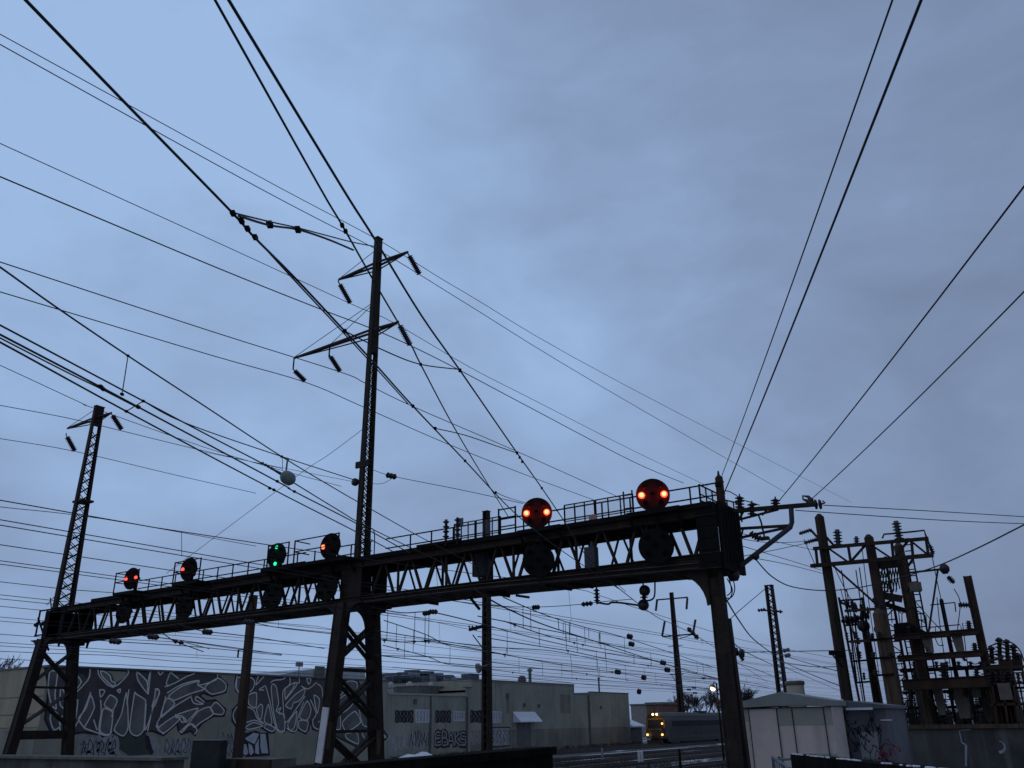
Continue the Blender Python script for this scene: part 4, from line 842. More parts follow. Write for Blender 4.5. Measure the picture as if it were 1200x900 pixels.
cells = [[(345, 440), (365, 415), (420, 440), (430, 470), (410, 620), (355, 625), (325, 590)], [(360, 385), (405, 310), (450, 330), (465, 360), (430, 430), (400, 420)], [(440, 590), (500, 460), (540, 290), (555, 560), (515, 640)], [(605, 300), (620, 300), (690, 345), (695, 380), (680, 590), (625, 640), (565, 590)],
         [(205, 560), (255, 470), (280, 400), (250, 310), (210, 420), (150, 500), (200, 575)], [(80, 390), (145, 350), (120, 530), (80, 555)], [(330, 115), (350, 165), (430, 235), (450, 210), (420, 195), (405, 150), (365, 120)], [(625, 120), (705, 195), (708, 290), (635, 190)], [(95, 120), (175, 200), (90, 300)]]
cells2 = [[(490, 235), (590, 170), (655, 220), (645, 275), (545, 300), (495, 270)], [(195, 310), (300, 235), (435, 195), (425, 225), (480, 260), (370, 295), (240, 350), (200, 335)], [(530, 415), (575, 365), (640, 430), (625, 465), (560, 460)], [(105, 575), (240, 480), (275, 510), (155, 615)], [(290, 600), (350, 540), (430, 440), (520, 405), (550, 465), (450, 530), (400, 570), (370, 545)], [(250, 470), (430, 415), (330, 530), (300, 480)], [(125, 480), (175, 335), (240, 380)], [(75, 330), (85, 265), (115, 280), (80, 390), (55, 400)]]
for c in cells: G1.cell(inn, ln, c, .095, .016, .020)
for c in cells2: G1.cell(inn, ln, s2(c), .095, .016, .020)
lines1 = [[(75, 340), (225, 190), (245, 100)], [(75, 455), (120, 480)], [(110, 590), (190, 440), (250, 285)], [(310, 105), (325, 160), (430, 245), (545, 150), (555, 100)], [(330, 350), (335, 450), (315, 585), (345, 630), (400, 630), (420, 600)], [(330, 265), (365, 275), (330, 325), (322, 265)], [(465, 270), (490, 260), (485, 290), (465, 270)], [(420, 480), (435, 440)], [(70, 655), (110, 615), (75, 595)], [(205, 580), (330, 625)], [(275, 510), (300, 590)], [(735, 110), (715, 200), (710, 300)], [(700, 380), (690, 590), (730, 500), (760, 400)], [(560, 265), (545, 380)]]
lines2 = [[(45, 110), (25, 300)], [(105, 110), (120, 145), (150, 110)], [(205, 120), (180, 235), (400, 120)], [(210, 120), (270, 175)], [(80, 260), (105, 260), (115, 300), (85, 350), (60, 410), (20, 600)], [(160, 240), (185, 235)], [(165, 320), (130, 470), (90, 560), (150, 625)], [(130, 490), (240, 400), (370, 320)], [(585, 130), (575, 185), (430, 230), (435, 190), (300, 220), (180, 290)], [(370, 315), (395, 375), (470, 380), (410, 350), (420, 320), (480, 365)], [(100, 540), (105, 580)], [(280, 600), (300, 610), (370, 540), (420, 590), (400, 625)], [(300, 480), (330, 510), (300, 530), (280, 495)], [(245, 465), (250, 490), (290, 490)]]
for l in lines1: G1.line(ln, l, .095, .023)
for l in lines2: G1.line(ln, s2(l), .095, .023)
def piece():
    global fl, dk_, pu, inn, ln
    f = fl.build('graffiti_piece', M['g_fill'], w1)
    for mb, nm, mt in ((dk_, 'shadow_line', 'g_black'), (pu, 'purple_fill', 'g_purple'), (inn, 'inner_colour', 'g_in'), (ln, 'outline', 'g_line')): mb.build(nm, M[mt], f)
    dk_ = MB(); fl = MB(); pu = MB(); inn = MB(); ln = MB()
# between the tower legs
for c in ([(-85, 130), (-60, 110), (-20, 130), (-40, 300), (-30, 420), (-70, 380), (-95, 260)], [(-60, 440), (-20, 460), (0, 560), (-50, 590), (-80, 500)], [(10, 240), (50, 330), (40, 420), (0, 380)], [(15, 480), (50, 500), (40, 600), (0, 590)]): G1.cell(inn, ln, c, .095, .016, .020)
piece()
# second piece
out3 = [(85, 85), (330, 90), (560, 92), (900, 97), (1160, 130), (1300, 440), (1420, 620), (1400, 650), (1160, 720), (1000, 640), (890, 580), (820, 575), (760, 560), (740, 480), (725, 560), (700, 600), (625, 560), (590, 590), (525, 560), (505, 590), (430, 560), (420, 590), (380, 590), (300, 540), (170, 560), (100, 560), (50, 480), (55, 390), (130, 310), (140, 270), (85, 220), (75, 140)]
G3.fill(fl, out3, .006); G3.line(dk_, out3, .15, .009, True)
for p in [[(330, 92), (400, 95), (390, 200), (440, 560), (400, 520), (360, 190), (240, 210)], [(440, 140), (550, 95), (560, 160), (500, 210), (495, 350), (510, 530), (440, 380)], [(655, 95), (720, 200), (800, 100), (860, 110), (760, 260), (800, 500), (760, 480), (690, 260)], [(60, 400), (120, 330), (150, 320), (100, 420), (120, 500), (90, 520)]]: G3.fill(pu, p, .013)
cells3 = [[(410, 160), (440, 190), (460, 330), (440, 400), (510, 440), (510, 570), (450, 560), (415, 400), (395, 200)], [(520, 350), (600, 260), (690, 200), (680, 260), (640, 310), (590, 330), (570, 380)], [(540, 510), (620, 400), (600, 540), (560, 570)], [(650, 430), (710, 310), (745, 380), (730, 450), (700, 480), (650, 465)], [(640, 485), (720, 490), (700, 580), (640, 550)], [(330, 540), (360, 515), (430, 550), (400, 580)], [(265, 390), (300, 340), (320, 360), (310, 460), (290, 470)], [(335, 460), (370, 340), (400, 490), (390, 520), (340, 500)], [(770, 260), (820, 300), (800, 420)], [(195, 260), (265, 240), (260, 370), (200, 340)], [(95, 110), (140, 110), (120, 230), (90, 200)], [(170, 540), (240, 500), (320, 530), (200, 560)], [(520, 200), (600, 150), (590, 190), (520, 290)], [(960, 330), (1060, 250), (1110, 340), (1010, 420)], [(1020, 500), (1130, 400), (1180, 500), (1060, 580)], [(1200, 570), (1360, 600), (1400, 630), (1220, 640)], [(930, 150), (1010, 130), (1040, 220), (950, 300)], [(1060, 140), (1150, 150), (1130, 300), (1080, 230)], [(930, 400), (1000, 440), (1000, 560), (930, 540)], [(1160, 330), (1230, 420), (1300, 540), (1200, 520)], [(1050, 600), (1150, 590), (1160, 690), (1060, 640)]]
for c in cells3: G3.cell(inn, ln, c, .095, .016, .020)
for l in [[(95, 90), (80, 180), (110, 240), (150, 250)], [(200, 95), (245, 130), (240, 190), (210, 230)], [(280, 95), (260, 170), (330, 95)], [(345, 175), (380, 300), (440, 560), (510, 575), (510, 440)], [(345, 175), (290, 210), (330, 215)], [(390, 150), (420, 130), (500, 120), (520, 92)], [(560, 92), (555, 170), (500, 220), (500, 340), (520, 500), (600, 400), (690, 270)], [(640, 95), (640, 150), (600, 150), (620, 170), (520, 300)], [(660, 180), (720, 205), (790, 150)], [(705, 110), (725, 165), (745, 110), (705, 110)], [(530, 550), (580, 580), (620, 560), (625, 470), (680, 320)], [(740, 300), (790, 420), (760, 480), (770, 540), (820, 565)], [(800, 160), (840, 200), (850, 330)], [(130, 320), (75, 390), (60, 450), (100, 540)], [(175, 360), (240, 390), (270, 460), (330, 510), (250, 480), (180, 500)], [(440, 400), (480, 370), (460, 420), (490, 420)], [(830, 470), (810, 500)]]: G3.line(ln, l, .095, .023)
def paint(mb, name, mat, wall): return mb.build(name, M[mat], wall)
piece(); paint(nb, 'graffiti_gap', 'wall', w1)
# lower tags: grey blocks, green patch, pale throw up
gr = MB(); wt = MB(); bk = MB(); gn = MB()
G1.fill(gn, [(420, 640), (640, 610), (700, 620), (760, 790), (560, 800), (440, 720)], .004)
G1.fill(gr, [(725, 610), (770, 640), (815, 720), (800, 810), (770, 800), (735, 690)], .012); G1.fill(bk, [(690, 630), (720, 640), (770, 760), (740, 800), (700, 740)], .008)
rt = random.Random(11)
def tagrow(P, mb, u0, u1, v0, v1, n_, w_, h_):
    st_ = (u1-u0)/n_
    for k in range(n_):
        u = u0+k*st_; j = lambda a: rt.uniform(-a, a)
        P.line(mb, [(u+j(4), v1+j(10)), (u+st_*.2+j(6), v0+(v1-v0)*.5+j(20)), (u+st_*.5+j(8), v0+j(14)), (u+st_*.8+j(8), v0+(v1-v0)*rt.uniform(.3, .7)), (u+st_*.45+j(8), v0+(v1-v0)*.75+j(14)), (u+st_*1.05+j(6), v1+j(14))], w_, h_+.0012*(k % 4))
def tagpart(P, mt, *a):
    mb = MB(); tagrow(P, mb, *a); mb.build('sprayed_tag', M[mt], P.w)
tagpart(G1, 'g_grey', 150, 480, 655, 790, 7, .34, .007)
tagpart(G1, 'g_black', 175, 460, 668, 790, 6, .06, .014)
tagpart(G1, 'g_grey', o2+150, o2+380, 670, 780, 4, .3, .007); tagpart(G1, 'g_black', o2+155, o2+380, 672, 785, 5, .05, .014)
tagpart(G1, 'g_grey', o2+605, o2+760, 620, 785, 4, .2, .007); tagpart(G1, 'g_black', o2+605, o2+760, 625, 790, 4, .06, .014)
G3.fill(bk, [(140, 600), (260, 570), (300, 590), (370, 590), (385, 790), (250, 800), (180, 805), (130, 780), (135, 690)], .008)
for c in ([(165, 640), (240, 590), (290, 600), (250, 690), (185, 660)], [(150, 690), (175, 690), (195, 770), (170, 790), (145, 770)], [(195, 680), (225, 700), (245, 760), (215, 790), (200, 760)], [(255, 700), (285, 640), (290, 780), (255, 770)], [(300, 600), (345, 600), (370, 770), (310, 770), (300, 700)]): G3.fill(wt, c, .012)
for c in ([(10, 610), (60, 600), (80, 650), (70, 760), (20, 780), (0, 700)],): G3.fill(gr, c, .007)
sh_ = paint(bk, 'pale_throw_up', 'g_black', w1); wt.build('letters', M['g_white'], sh_); paint(gr, 'pale_flash', 'g_grey', w1); paint(gn, 'green_patch', 'g_green', w1)
bk = MB(); wt = MB(); gr = MB()
def blob(P, mb, u0, v0, u1, v1, h, n=12):
    cu, cv = (u0+u1)/2, (v0+v1)/2; P.fill(mb, [(cu+(u1-u0)/2*abs(math.cos(a))**.6*(1 if math.cos(a) > 0 else -1), cv+(v1-v0)/2*abs(math.sin(a))**.6*(1 if math.sin(a) > 0 else -1)) for a in [2*math.pi*i/n for i in range(n)]], h)
for u0, u1, n_ in ((170, 330, 5), (525, 660, 5), (825, 1000, 5)):
    s_ = (u1-u0)/n_; bk = MB(); gr = MB()
    for i in range(n_):
        blob(G4, bk, u0+i*s_, 165+6*(i % 2), u0+(i+1.15)*s_, 222, .006+.001*i); blob(G4, bk, u0+i*s_, 218, u0+(i+1.15)*s_, 280-5*(i % 2), .006+.001*i)
        G4.line(gr, [(u0+(i+rt.uniform(.2, .5))*s_, 180), (u0+(i+.5)*s_, 195+rt.uniform(-8, 8)), (u0+(i+rt.uniform(.5, .8))*s_, 214)], .045, .014); G4.line(gr, [(u0+(i+rt.uniform(.4, .6))*s_, 232), (u0+(i+rt.uniform(.3, .6))*s_, 266)], .05, .014)
    o = bk.build('black_throw_up', M['g_black'], w2); gr.build('highlight', M['g_grey'], o)
for u0, u1, v0, v1 in ((348, 490, 158, 280), (682, 790, 172, 265), (1000, 1112, 172, 280)):
    wt = MB(); gr = MB(); bk = MB()
    G4.fill(wt, [(u0, v0), (u1, v0+6), (u1-4, v1-4), (u0+4, v1)], .008)
    for i in range(5):
        s_ = (u1-u0)/5; u = u0+(i+.5)*s_; G4.line(gr, [(u-8, v0+20), (u+6, v0+34), (u-6, v0+56), (u+8, v1-40), (u, v1-15)], .08, .013)
        G4.line(bk, [(u+11, v0+12), (u+9, v1-14)], .06, .016)
    o = wt.build('white_throw_up', M['g_white'], w2); gr.build('letter_shade', M['g_grey'], o); bk.build('letter_line', M['g_black'], o)
wt = MB(); gr = MB(); bk = MB()
G4.fill(gr, [(1005, 330), (1170, 325), (1180, 470), (1010, 478)], .008); G4.line(bk, [(1002, 330), (1010, 322), (1168, 318), (1180, 340), (1180, 470), (1150, 480), (1015, 480), (1002, 330)], .12, .012)
for i in range(5): u = 1025+i*32; G4.line(bk, [(u, 345), (u+18, 360), (u, 395), (u+18, 425), (u+3, 460)], .09, .014)
tagpart(G4, 'g_grey', 115, 480, 370, 505, 6, .34, .005)
tagpart(G4, 'g_black', 300, 500, 355, 480, 7, .08, .012)
o = gr.build('pale_throw_up', M['g_grey'], w2); bk.build('letter_line', M['g_black'], o); gr = MB(); bk = MB()
E_ = [[(570, 365), (535, 365), (530, 475), (575, 470)], [(532, 420), (565, 415)], [(590, 480), (590, 360), (625, 370), (622, 405), (595, 415), (632, 425), (630, 470), (590, 480)], [(640, 480), (665, 375), (690, 480)], [(650, 440), (685, 440)], [(702, 365), (702, 480)], [(740, 370), (704, 425), (745, 480)], [(790, 370), (755, 370), (755, 420), (790, 430), (788, 478), (750, 475)]]
for l in E_: G4.line(bk, l, .52, .011)
for i, l in enumerate(E_): G4.line(gr, [(u-3+rt.uniform(-2, 2), v-3+rt.uniform(-3, 3)) for u, v in l], .16, .016)
tagpart(G4, 'g_grey', 830, 940, 355, 465, 4, .14, .006)
o = paint(bk, 'outline_lettering', 'g_black', w2); gr.build('letter_shade', M['g_grey'], o)
bk = MB(); G5 = Paint(w3, 440, 770, 3.75)
for i in range(34): u = 715+i*11.2; G5.line(bk, [(u, 330+6*(i % 4)), (u+6, 350), (u-2, 372-5*(i % 3))], .16, .02)
paint(bk, 'faded_tag', 'wall_stain', w3)

# ------------------------------------------------------------------ train
TX, TY = -57.3, 121.0
def coach_prof(x, y, top=4.45): return [(x-1.5, y, .55), (x-1.55, y, 1.4), (x-1.5, y, 3.2), (x-1.25, y, top-.55), (x-.75, y, top-.12), (x, y, top), (x+.75, y, top-.12), (x+1.25, y, top-.55), (x+1.5, y, 3.2), (x+1.55, y, 1.4), (x+1.5, y, .55)]
tr = thing('passenger_train', 'silver passenger train with a dark cab front and lit headlights', 'train', (TX, TY, GZ))
for i, (y0, y1) in enumerate(((TY+.35, TY+25.5), (TY+26.3, TY+51.5))):
    body = MB().prism([V(p)+V((0, 0, 0)) for p in coach_prof(TX, y0)], (0, y1-y0, 0)).build('car_body', M['train'], tr)
    MB().span((TX+1.52, y0+2.2, 2.35), (TX+1.575, y1-1, 3.15)).build('window_band', M['train_dark'], body)
    MB().span((TX+1.53, y0+1, .9), (TX+1.58, y1-1, 2.2)).build('lower_band', M['train_mid'], body)
    MB().span((TX+1.50, y0+.2, .5), (TX+1.585, y1-.2, .95)).span((TX-1.3, y0+.4, .1), (TX+1.45, y1-.4, .52)).build('skirt', M['cab'], tr)
    for yy in (y0+3.5, y1-3.5):
        b_ = MB().span((TX-1.2, yy-1.6, GZ+.35), (TX+1.2, yy+1.6, .5))
        for s in (-1, 1): b_.lathe((TX-.9, yy+s*1.1, GZ+.82), (1, 0, 0), [(.1, 0), (.46, .02), (.46, 1.78), (.1, 1.8)], 14)
        b_.build('bogie', M['cab'], tr)
    MB().span((TX-1.1, y0+6, GZ+.45), (TX+1.2, y1-6, .54)).build('underframe', M['cab'], tr)
    MB().box((TX, (y0+y1)/2+4, 4.55), (1.2, 3, .25)).build('roof_hatch', M['train_dark'], tr)
MB().prism(coach_prof(TX, TY), (0, .34, 0)).prism([(TX-1.45, TY, .55), (TX+1.45, TY, .55), (TX+1.2, TY-.5, .55), (TX-1.2, TY-.5, .55)], (0, 0, 1.5)).build('cab_front', M['cab'], tr)
MB().span((TX-1.2, TY-.02, 2.4), (TX-.1, TY-.004, 3.3)).span((TX+.1, TY-.02, 2.4), (TX+1.2, TY-.004, 3.3)).build('windscreen', M['pane'], tr)
MB().span((TX-1.3, TY-.03, 3.35), (TX+1.3, TY-.005, 3.55)).span((TX-1.1, TY-.52, 1.9), (TX+1.1, TY-.505, 2.0)).span((TX-1.42, TY-.03, 1.3), (TX-1.25, TY-.005, 3.3)).span((TX+1.25, TY-.03, 1.3), (TX+1.42, TY-.005, 3.3)).build('yellow_trim', M['cab_yellow'], tr)
MB().box((TX, TY-.6, GZ+.55), (2.4, .25, .7)).box((TX, TY-.7, .75), (.4, .6, .35)).build('pilot', M['cab'], tr)
for x, z, m, r in ((-.32, 4.12, 'headlamp', .17), (.3, 4.12, 'headlamp', .17), (-1.15, 1.15, 'ditch', .16), (1.2, 1.15, 'ditch', .16), (1.05, 2.75, 'ditch', .15)):
    y = TY-.52 if z < 1.5 else TY-.03
    MB().lathe((TX+x, y, z), (0, -1, 0), [(r, 0), (r*.9, .08), (.02, .13)], 14).build('headlight', M[m], tr)

for x, z, e_ in ((0, 4.1, 16), (-1.1, 1.15, 9), (1.2, 1.15, 9), (1.05, 2.75, 8)):
    ld = bpy.data.lights.new('train_glow', 'POINT'); ld.energy = e_; ld.color = (1, .58, .2); ld.shadow_soft_size = .15
    lo = bpy.data.objects.new('train_glow', ld); C.objects.link(lo); lo.parent = tr; lo.location = V((TX+x, TY-1.0, z)) - ORG[tr]
tr.scale = (1, 1, .92)
# ------------------------------------------------------------------ far buildings, lean-to, trees, lamp
rh = thing('row_house', 'brick row house with a chimney and a pale annex behind the train', 'house', tuple(on_y(765, 838, 190)))
a = on_y(739, 827, 190); b = on_y(759, 845, 190); c = on_y(759, 826, 190); d = on_y(778, 845, 190); g_ = GZ
MB().span((a.x, 190, GZ), (b.x, 200, a.z)).build('annex_wall', M['stucco'], rh); MB().span((c.x+.01, 189.5, GZ), (d.x, 200, c.z)).build('brick_wall', M['brick'], rh)
MB().span((c.x-.3, 189, c.z+.005), (d.x+.5, 200.2, c.z+.5)).build('cornice', M['coping'], rh); MB().span((a.x-.2, 189.8, a.z+.005), (c.x-.35, 200.1, a.z+.35)).build('annex_roof', M['coping'], rh)
q = on_y(765, 823, 192); MB().span((q.x-.7, 191.5, c.z+.4), (q.x+.7, 193, q.z)).build('chimney', M['brick'], rh)
for px_ in (764, 771): q = on_y(px_, 834, 189.4); MB().box((q.x, 189.42, q.z), (1.1, .12, 2.0)).build('window', M['pane'], rh)
ls = thing('lean_to_shed', 'low lean to with a snowy sloping roof between warehouse and train', 'shed', (-66, 128, GZ))
MB().span((-64.5, 127.2, GZ), (-68.8, 131, 2.0)).build('shed_wall', M['coping'], ls); MB().prism([(-64.0, 127, 2.0), (-69.2, 127, 3.9), (-69.2, 127, 4.1), (-64.0, 127, 2.2)], (0, 4.4, 0)).build('shed_roof', M['snow'], ls)
def bare_tree(x, y, h, label, seed, grp='bare trees along the skyline'):
    rnd = random.Random(seed); t = thing('bare_tree', label, 'tree', (x, y, GZ), grp); tk = MB(); cr_ = MB()
    tk.tube([(x, y, GZ), (x+.2, y, GZ+h*.35)], [.28, .18], 7)
    def branch(p, d, L, r, lev):
        q = p + d*L; m = (p+q)/2 + V((rnd.uniform(-1, 1), rnd.uniform(-1, 1), rnd.uniform(-.5, 1)))*L*.09
        (tk if lev < 1 else cr_).tube([p, m, q], [r, r*.8, r*.55], 4 if lev else 5, False)
        if lev >= 4: return
        for k in range(4 if lev < 3 else 3):
            nd = (d + V((rnd.uniform(-1, 1), rnd.uniform(-1, 1), rnd.uniform(-.25, .7)))*.75).normalized(); branch(p.lerp(q, rnd.uniform(.45, 1)), nd, L*rnd.uniform(.55, .8), max(r*.55, .035), lev+1)
    for k in range(3): branch(V((x+.2, y, GZ+h*.33)), V((rnd.uniform(-.5, .5), rnd.uniform(-.5, .5), 1)).normalized(), h*.27, .15, 0)
    tk.build('trunk', M['twig'], t); cr_.build('crown', M['twig'], t)
for i, (px_, Y, h) in enumerate(((796, 215, 9), (808, 235, 12), (818, 225, 10.5), (828, 240, 12.5), (838, 220, 10), (866, 150, 9.5), (872, 160, 8.5), (790, 250, 11))):
    q = on_y(px_, 845, Y); bare_tree(q.x, Y, h, ['bare tree in the far line above the train roof', 'bare tree beside the rail column, behind the pale shed'][1 if px_ > 850 else 0], 20+i, ['bare trees above the train', 'bare trees behind the shed'][1 if px_ > 850 else 0])
q = on_x(2, 775, -110); bare_tree(-110, q.y, 12.4, 'small bare tree showing over the wall at the left edge', 55, None)
sl_ = thing('street_lamp', 'lit warm street lamp on a pole beside the column', 'street lamp', tuple(on_y(841, 842, 78)))
q = on_y(836.5, 809, 78); q1 = on_y(840, 806, 78)
MB().tube([(q1.x, 78, GZ), (q1.x, 78, q.z+.6), (q1.x-.2, 78, q.z+.75), (q.x, 78, q.z+.5)], [.11, .07, .06, .05], 8).build('lamp_pole', M['steel_dark'], sl_)
MB().lathe((q.x, 78, q.z+.5), (-.3, -.4, -1), [(.08, 0), (.2, .08), (.3, .25), (.3, .32)], 14).build('lamp_head', M['lampbox'], sl_)
MB().lathe((q.x, 77.9, q.z+.22), (-.3, -.5, -1), [(.20, 0), (.23, .08), (.2, .2), (.04, .28)], 16).build('lamp_bulb', M['street'], sl_)
ld = bpy.data.lights.new('street_light', 'POINT'); ld.energy = 40; ld.color = (1, .75, .45); ld.shadow_soft_size = .3
lo = bpy.data.objects.new('street_light', ld); C.objects.link(lo); lo.parent = sl_; lo.location = V((q.x, 77.6, q.z-.45)) - ORG[sl_]

# ------------------------------------------------------------------ sheds, concrete wall, girders
SY = 34.0
def sx(px_, Y=SY): return on_y(px_, 830, Y).x
sh = thing('relay_shed', 'pale metal panel shed with a grey green pitched roof beside the column', 'shed', (-10.6, SY, GZ))
xl, xr = sx(870.5), sx(974)
ze = on_y(920, 829, SY).z; za = on_y(918, 814.5, SY).z
MB().span((xl, SY, GZ), (xr, SY+1.6, ze)).build('shed_wall', M['shed_white'], sh)
xm = sx(919)
rf = MB().prism([(xl-.14, SY-.35, ze+.02), (xl-.14, SY-.35, ze+.2), (xm, SY-.35, za+.1), (xr+.14, SY-.35, ze+.2), (xr+.14, SY-.35, ze+.02), (xm, SY-.35, ze+.06)], (0, 2.2, 0)).build('roof', M['shed_roof'], sh)
xs = [sx(p) for p in (870.5, 877.5, 910, 928, 965, 974)]
MB().span((xs[2]+.01, SY-.03, ze-.62), (xs[5], SY-.004, ze)).build('repainted_band', M['shed_band'], sh)
MB().span((xs[0], SY-.03, ze-.45), (xs[1]-.02, SY-.004, ze)).build('repainted_band', M['shed_band'], sh)
MB().span((xs[3]+.2, SY-.016, 1.25), (xs[5]-.01, SY-.004, 1.62)).build('patch_panel', M['shed_band'], sh)
MB().span((xs[1], SY-.05, GZ+.1), (xs[2]-.02, SY-.004, ze-.06)).build('door', M['shed_white'], sh)
sm_ = MB()
for x in xs[1:5]: sm_.span((x-.014, SY-.062, GZ+.1), (x+.014, SY-.031, ze-.04))
sm_.span((xs[0], SY-.062, ze-.03), (xs[5], SY-.031, ze+.01)); sm_.build('panel_seam', M['cabinet'], sh)
MB().box((xs[2]-.1, SY-.09, 1.45), (.08, .06, .12)).box((xs[2]-.05, SY-.1, 1.25), (.05, .06, .05)).build('door_handle', M['cabinet'], sh)
q = on_y(932, 806, 44); tk_ = thing('storage_tank', 'short buff tank with a dark cap rising behind the pale shed roof', 'tank', (q.x, 44, GZ))
MB().tube([(q.x, 44, GZ), (q.x, 44, on_y(932, 803, 44).z)], .42, 20).build('tank_body', M['tank'], tk_); MB().lathe((q.x, 44, on_y(932, 803, 44).z), (0, 0, 1), [(.45, 0), (.47, .02), (.47, .16), (.4, .2)], 20).build('tank_cap', M['lampbox'], tk_)
S2Y = 36.0
sg = thing('equipment_shed', 'grey shed scrawled with graffiti, snow strips along its low roof', 'shed', (-8, S2Y, GZ))
x0, x1 = sx(966, S2Y), sx(1037, S2Y); z2 = on_y(1010, 831, S2Y).z; zr = on_y(993, 821, S2Y).z; xa = sx(992, S2Y)
MB().span((x0, S2Y, GZ), (x1, S2Y+3.6, z2)).build('shed_wall', M['shed_grey'], sg)
MB().prism([(x0-.1, S2Y-.3, z2+.01), (xa, S2Y-.3, zr), (x1+.1, S2Y-.3, z2+.12), (x1+.1, S2Y-.3, z2+.01)], (0, 4.1, 0)).build('roof', M['shed_grey'], sg)
MB().span((sx(974, S2Y), S2Y-.36, z2-.03), (sx(990, S2Y), S2Y-.302, z2+.05)).span((sx(994, S2Y), S2Y-.36, z2-.03), (sx(1025, S2Y), S2Y-.302, z2+.05)).beam((x0+.1, S2Y-.33, z2+.2), (xa, S2Y-.33, zr+.03), .06, .05).span((sx(1030, S2Y), S2Y-.05, z2-.42), (sx(1043, S2Y), S2Y-.01, z2-.38)).build('snow_strip', M['snow'], sg)
MB().span((sx(1001.5, S2Y), S2Y-.04, 1.0), (sx(1023, S2Y), S2Y-.004, on_y(1010, 858, S2Y).z)).build('door', M['shed_door'], sg)
sc = MB(); rnd = random.Random(3)
def scrawl(mb, x0, x1, z0, z1, Y, n_, w, rnd):
    for i in range(n_):
        x = x0+(x1-x0)*(i+.3*rnd.random())/n_; z = rnd.uniform(z0, z1); pts = [V((x, Y, z))]
        for k in range(4): pts.append(pts[-1] + V((rnd.uniform(-.08, .2), 0, rnd.uniform(-.28, .28))))
        for a, b in zip(pts[:-1], pts[1:]): mb.beam(a, b, .004, w, up=(0, 1, 0)) if False else mb.add([a+V((-w/2, 0, 0)), b+V((-w/2, 0, 0)), b+V((w/2, 0, w*.4)), a+V((w/2, 0, w*.4))], [(0, 1, 2, 3)])
scrawl(sc, x0+.1, x1-.3, 2.2, 2.75, S2Y-.045, 26, .035, rnd); scrawl(sc, x0+.1, x1-.3, .9, 2.1, S2Y-.0465, 34, .03, rnd)
sc.build('graffiti_scrawl', M['g_black'], sg)
sr = MB(); scrawl(sr, sx(1022, S2Y), sx(1036, S2Y), 1.5, 2.1, S2Y-.048, 6, .04, rnd); sr.build('red_scrawl', M['g_red'], sg)
CY = 43.0
cw = thing('concrete_wall', 'dark stained concrete retaining wall with a brown cap under the substation', 'wall', (-3, CY, GZ))
zt = on_y(1120, 850, CY).z
MB().span((sx(1050, CY), CY, GZ), (14, CY+.6, zt-.13)).build('wall_face', M['concrete_dark'], cw)
MB().span((sx(1052, CY), CY-.12, zt-.128), (14, CY+.7, zt+.03)).build('wall_cap', M['oldwood'], cw)
pt = MB(); PC = lambda x, y: on_y(x, y, CY-.012)
for l in ([(1124, 856), (1127, 870), (1132, 873), (1132, 898)], [(1124, 856), (1138, 855)], [(1171, 868), (1176, 871), (1178, 876), (1176, 880), (1171, 882)]):
    for i, (a, b) in enumerate(zip(l[:-1], l[1:])):
        a = PC(*a); b = PC(*b); d = (b-a).normalized(); nn = V((-d.z, 0, d.x))*(.02+.012*i); e = V((0, -.0005*i, 0)); pt.add([a-nn+e, b-nn+e, b+nn+e, a+nn+e], [(0, 1, 2, 3)])
pt.build('pale_streak', M['unit'], cw)
# girders of the structure the photographer stands on
gl = thing('parapet_girder', 'black weathered girder parapet end at the bottom centre', 'parapet', tuple(on_z(628, 876, 2.0)))
a = on_z(628, 876, 2.0); a = on_y(628, 876, 21.0); b = on_y(370, 898, 12.0); dd = (b-a); b2 = a + dd*1.6; nrm = V((dd.y, -dd.x, 0)).normalized()
if nrm.y > 0: nrm = -nrm
MB().prism([a, b2, V((b2.x, b2.y, b2.z-2.2)), V((a.x, a.y, a.z-2.2))], -nrm*.5).build('web_plate', M['girder'], gl)
MB().prism([a+nrm*.08+V((0, 0, .02)), b2+nrm*.08+V((0, 0, .02)), b2+nrm*.08+V((0, 0, -.16)), a+nrm*.08+V((0, 0, -.16))], -nrm*.7).build('top_flange', M['girder'], gl)
stf = MB()
for k in range(1, 14): p = a.lerp(b2, k/14); stf.beam(p+nrm*.05-V((0, 0, .2)), p+nrm*.05-V((0, 0, 2.1)), .05, .1)
stf.build('stiffener', M['girder'], gl)
gr_ = thing('parapet_girder', 'black girder parapet with frost on its edge at the bottom right', 'parapet', tuple(on_y(925, 884, 20)))
a = on_y(926, 884, 20); b = on_y(1060, 898, 15.0); dd = b-a; b2 = a+dd*2.2; nrm = V((-dd.y, dd.x, 0)).normalized()
if nrm.y > 0: nrm = -nrm
MB().prism([a, b2, V((b2.x, b2.y, b2.z-2.2)), V((a.x, a.y, a.z-2.2))], -nrm*.4).build('web_plate', M['girder'], gr_)
fz = MB(); rnd = random.Random(5)
for k in range(60):
    t = rnd.random()*.8; p = a.lerp(b2, t); q = a.lerp(b2, t+rnd.uniform(.004, .02)); fz.beam(p+V((0, 0, .012))-nrm*rnd.uniform(0, .1), q+V((0, 0, .012))-nrm*rnd.uniform(0, .1), rnd.uniform(.015, .05), .02)
fz.build('frost', M['snow'], gr_)
hr = thing('handrail', 'small pale pipe handrail in front of the shed corner', 'handrail', tuple(on_y(906, 890, 20)))
A_ = [on_y(905, 887, 22.5), on_y(926, 901, 17.0)]; B_ = [on_y(908, 890, 22.0), on_y(926, 889.5, 21.0)]
MB().tube([A_[0]-V((0, 0, 1.4)), A_[0], A_[1]], .03, 7).build('top_pipe', M['unit_grey'], hr)
MB().tube([B_[0], B_[1]], .03, 7).build('cross_pipe', M['unit_grey'], hr)
bal = MB()
for k in range(1, 7): p = A_[0].lerp(A_[1], k/7); bal.tube([p, p-V((0, 0, 1.0))], .015, 5)
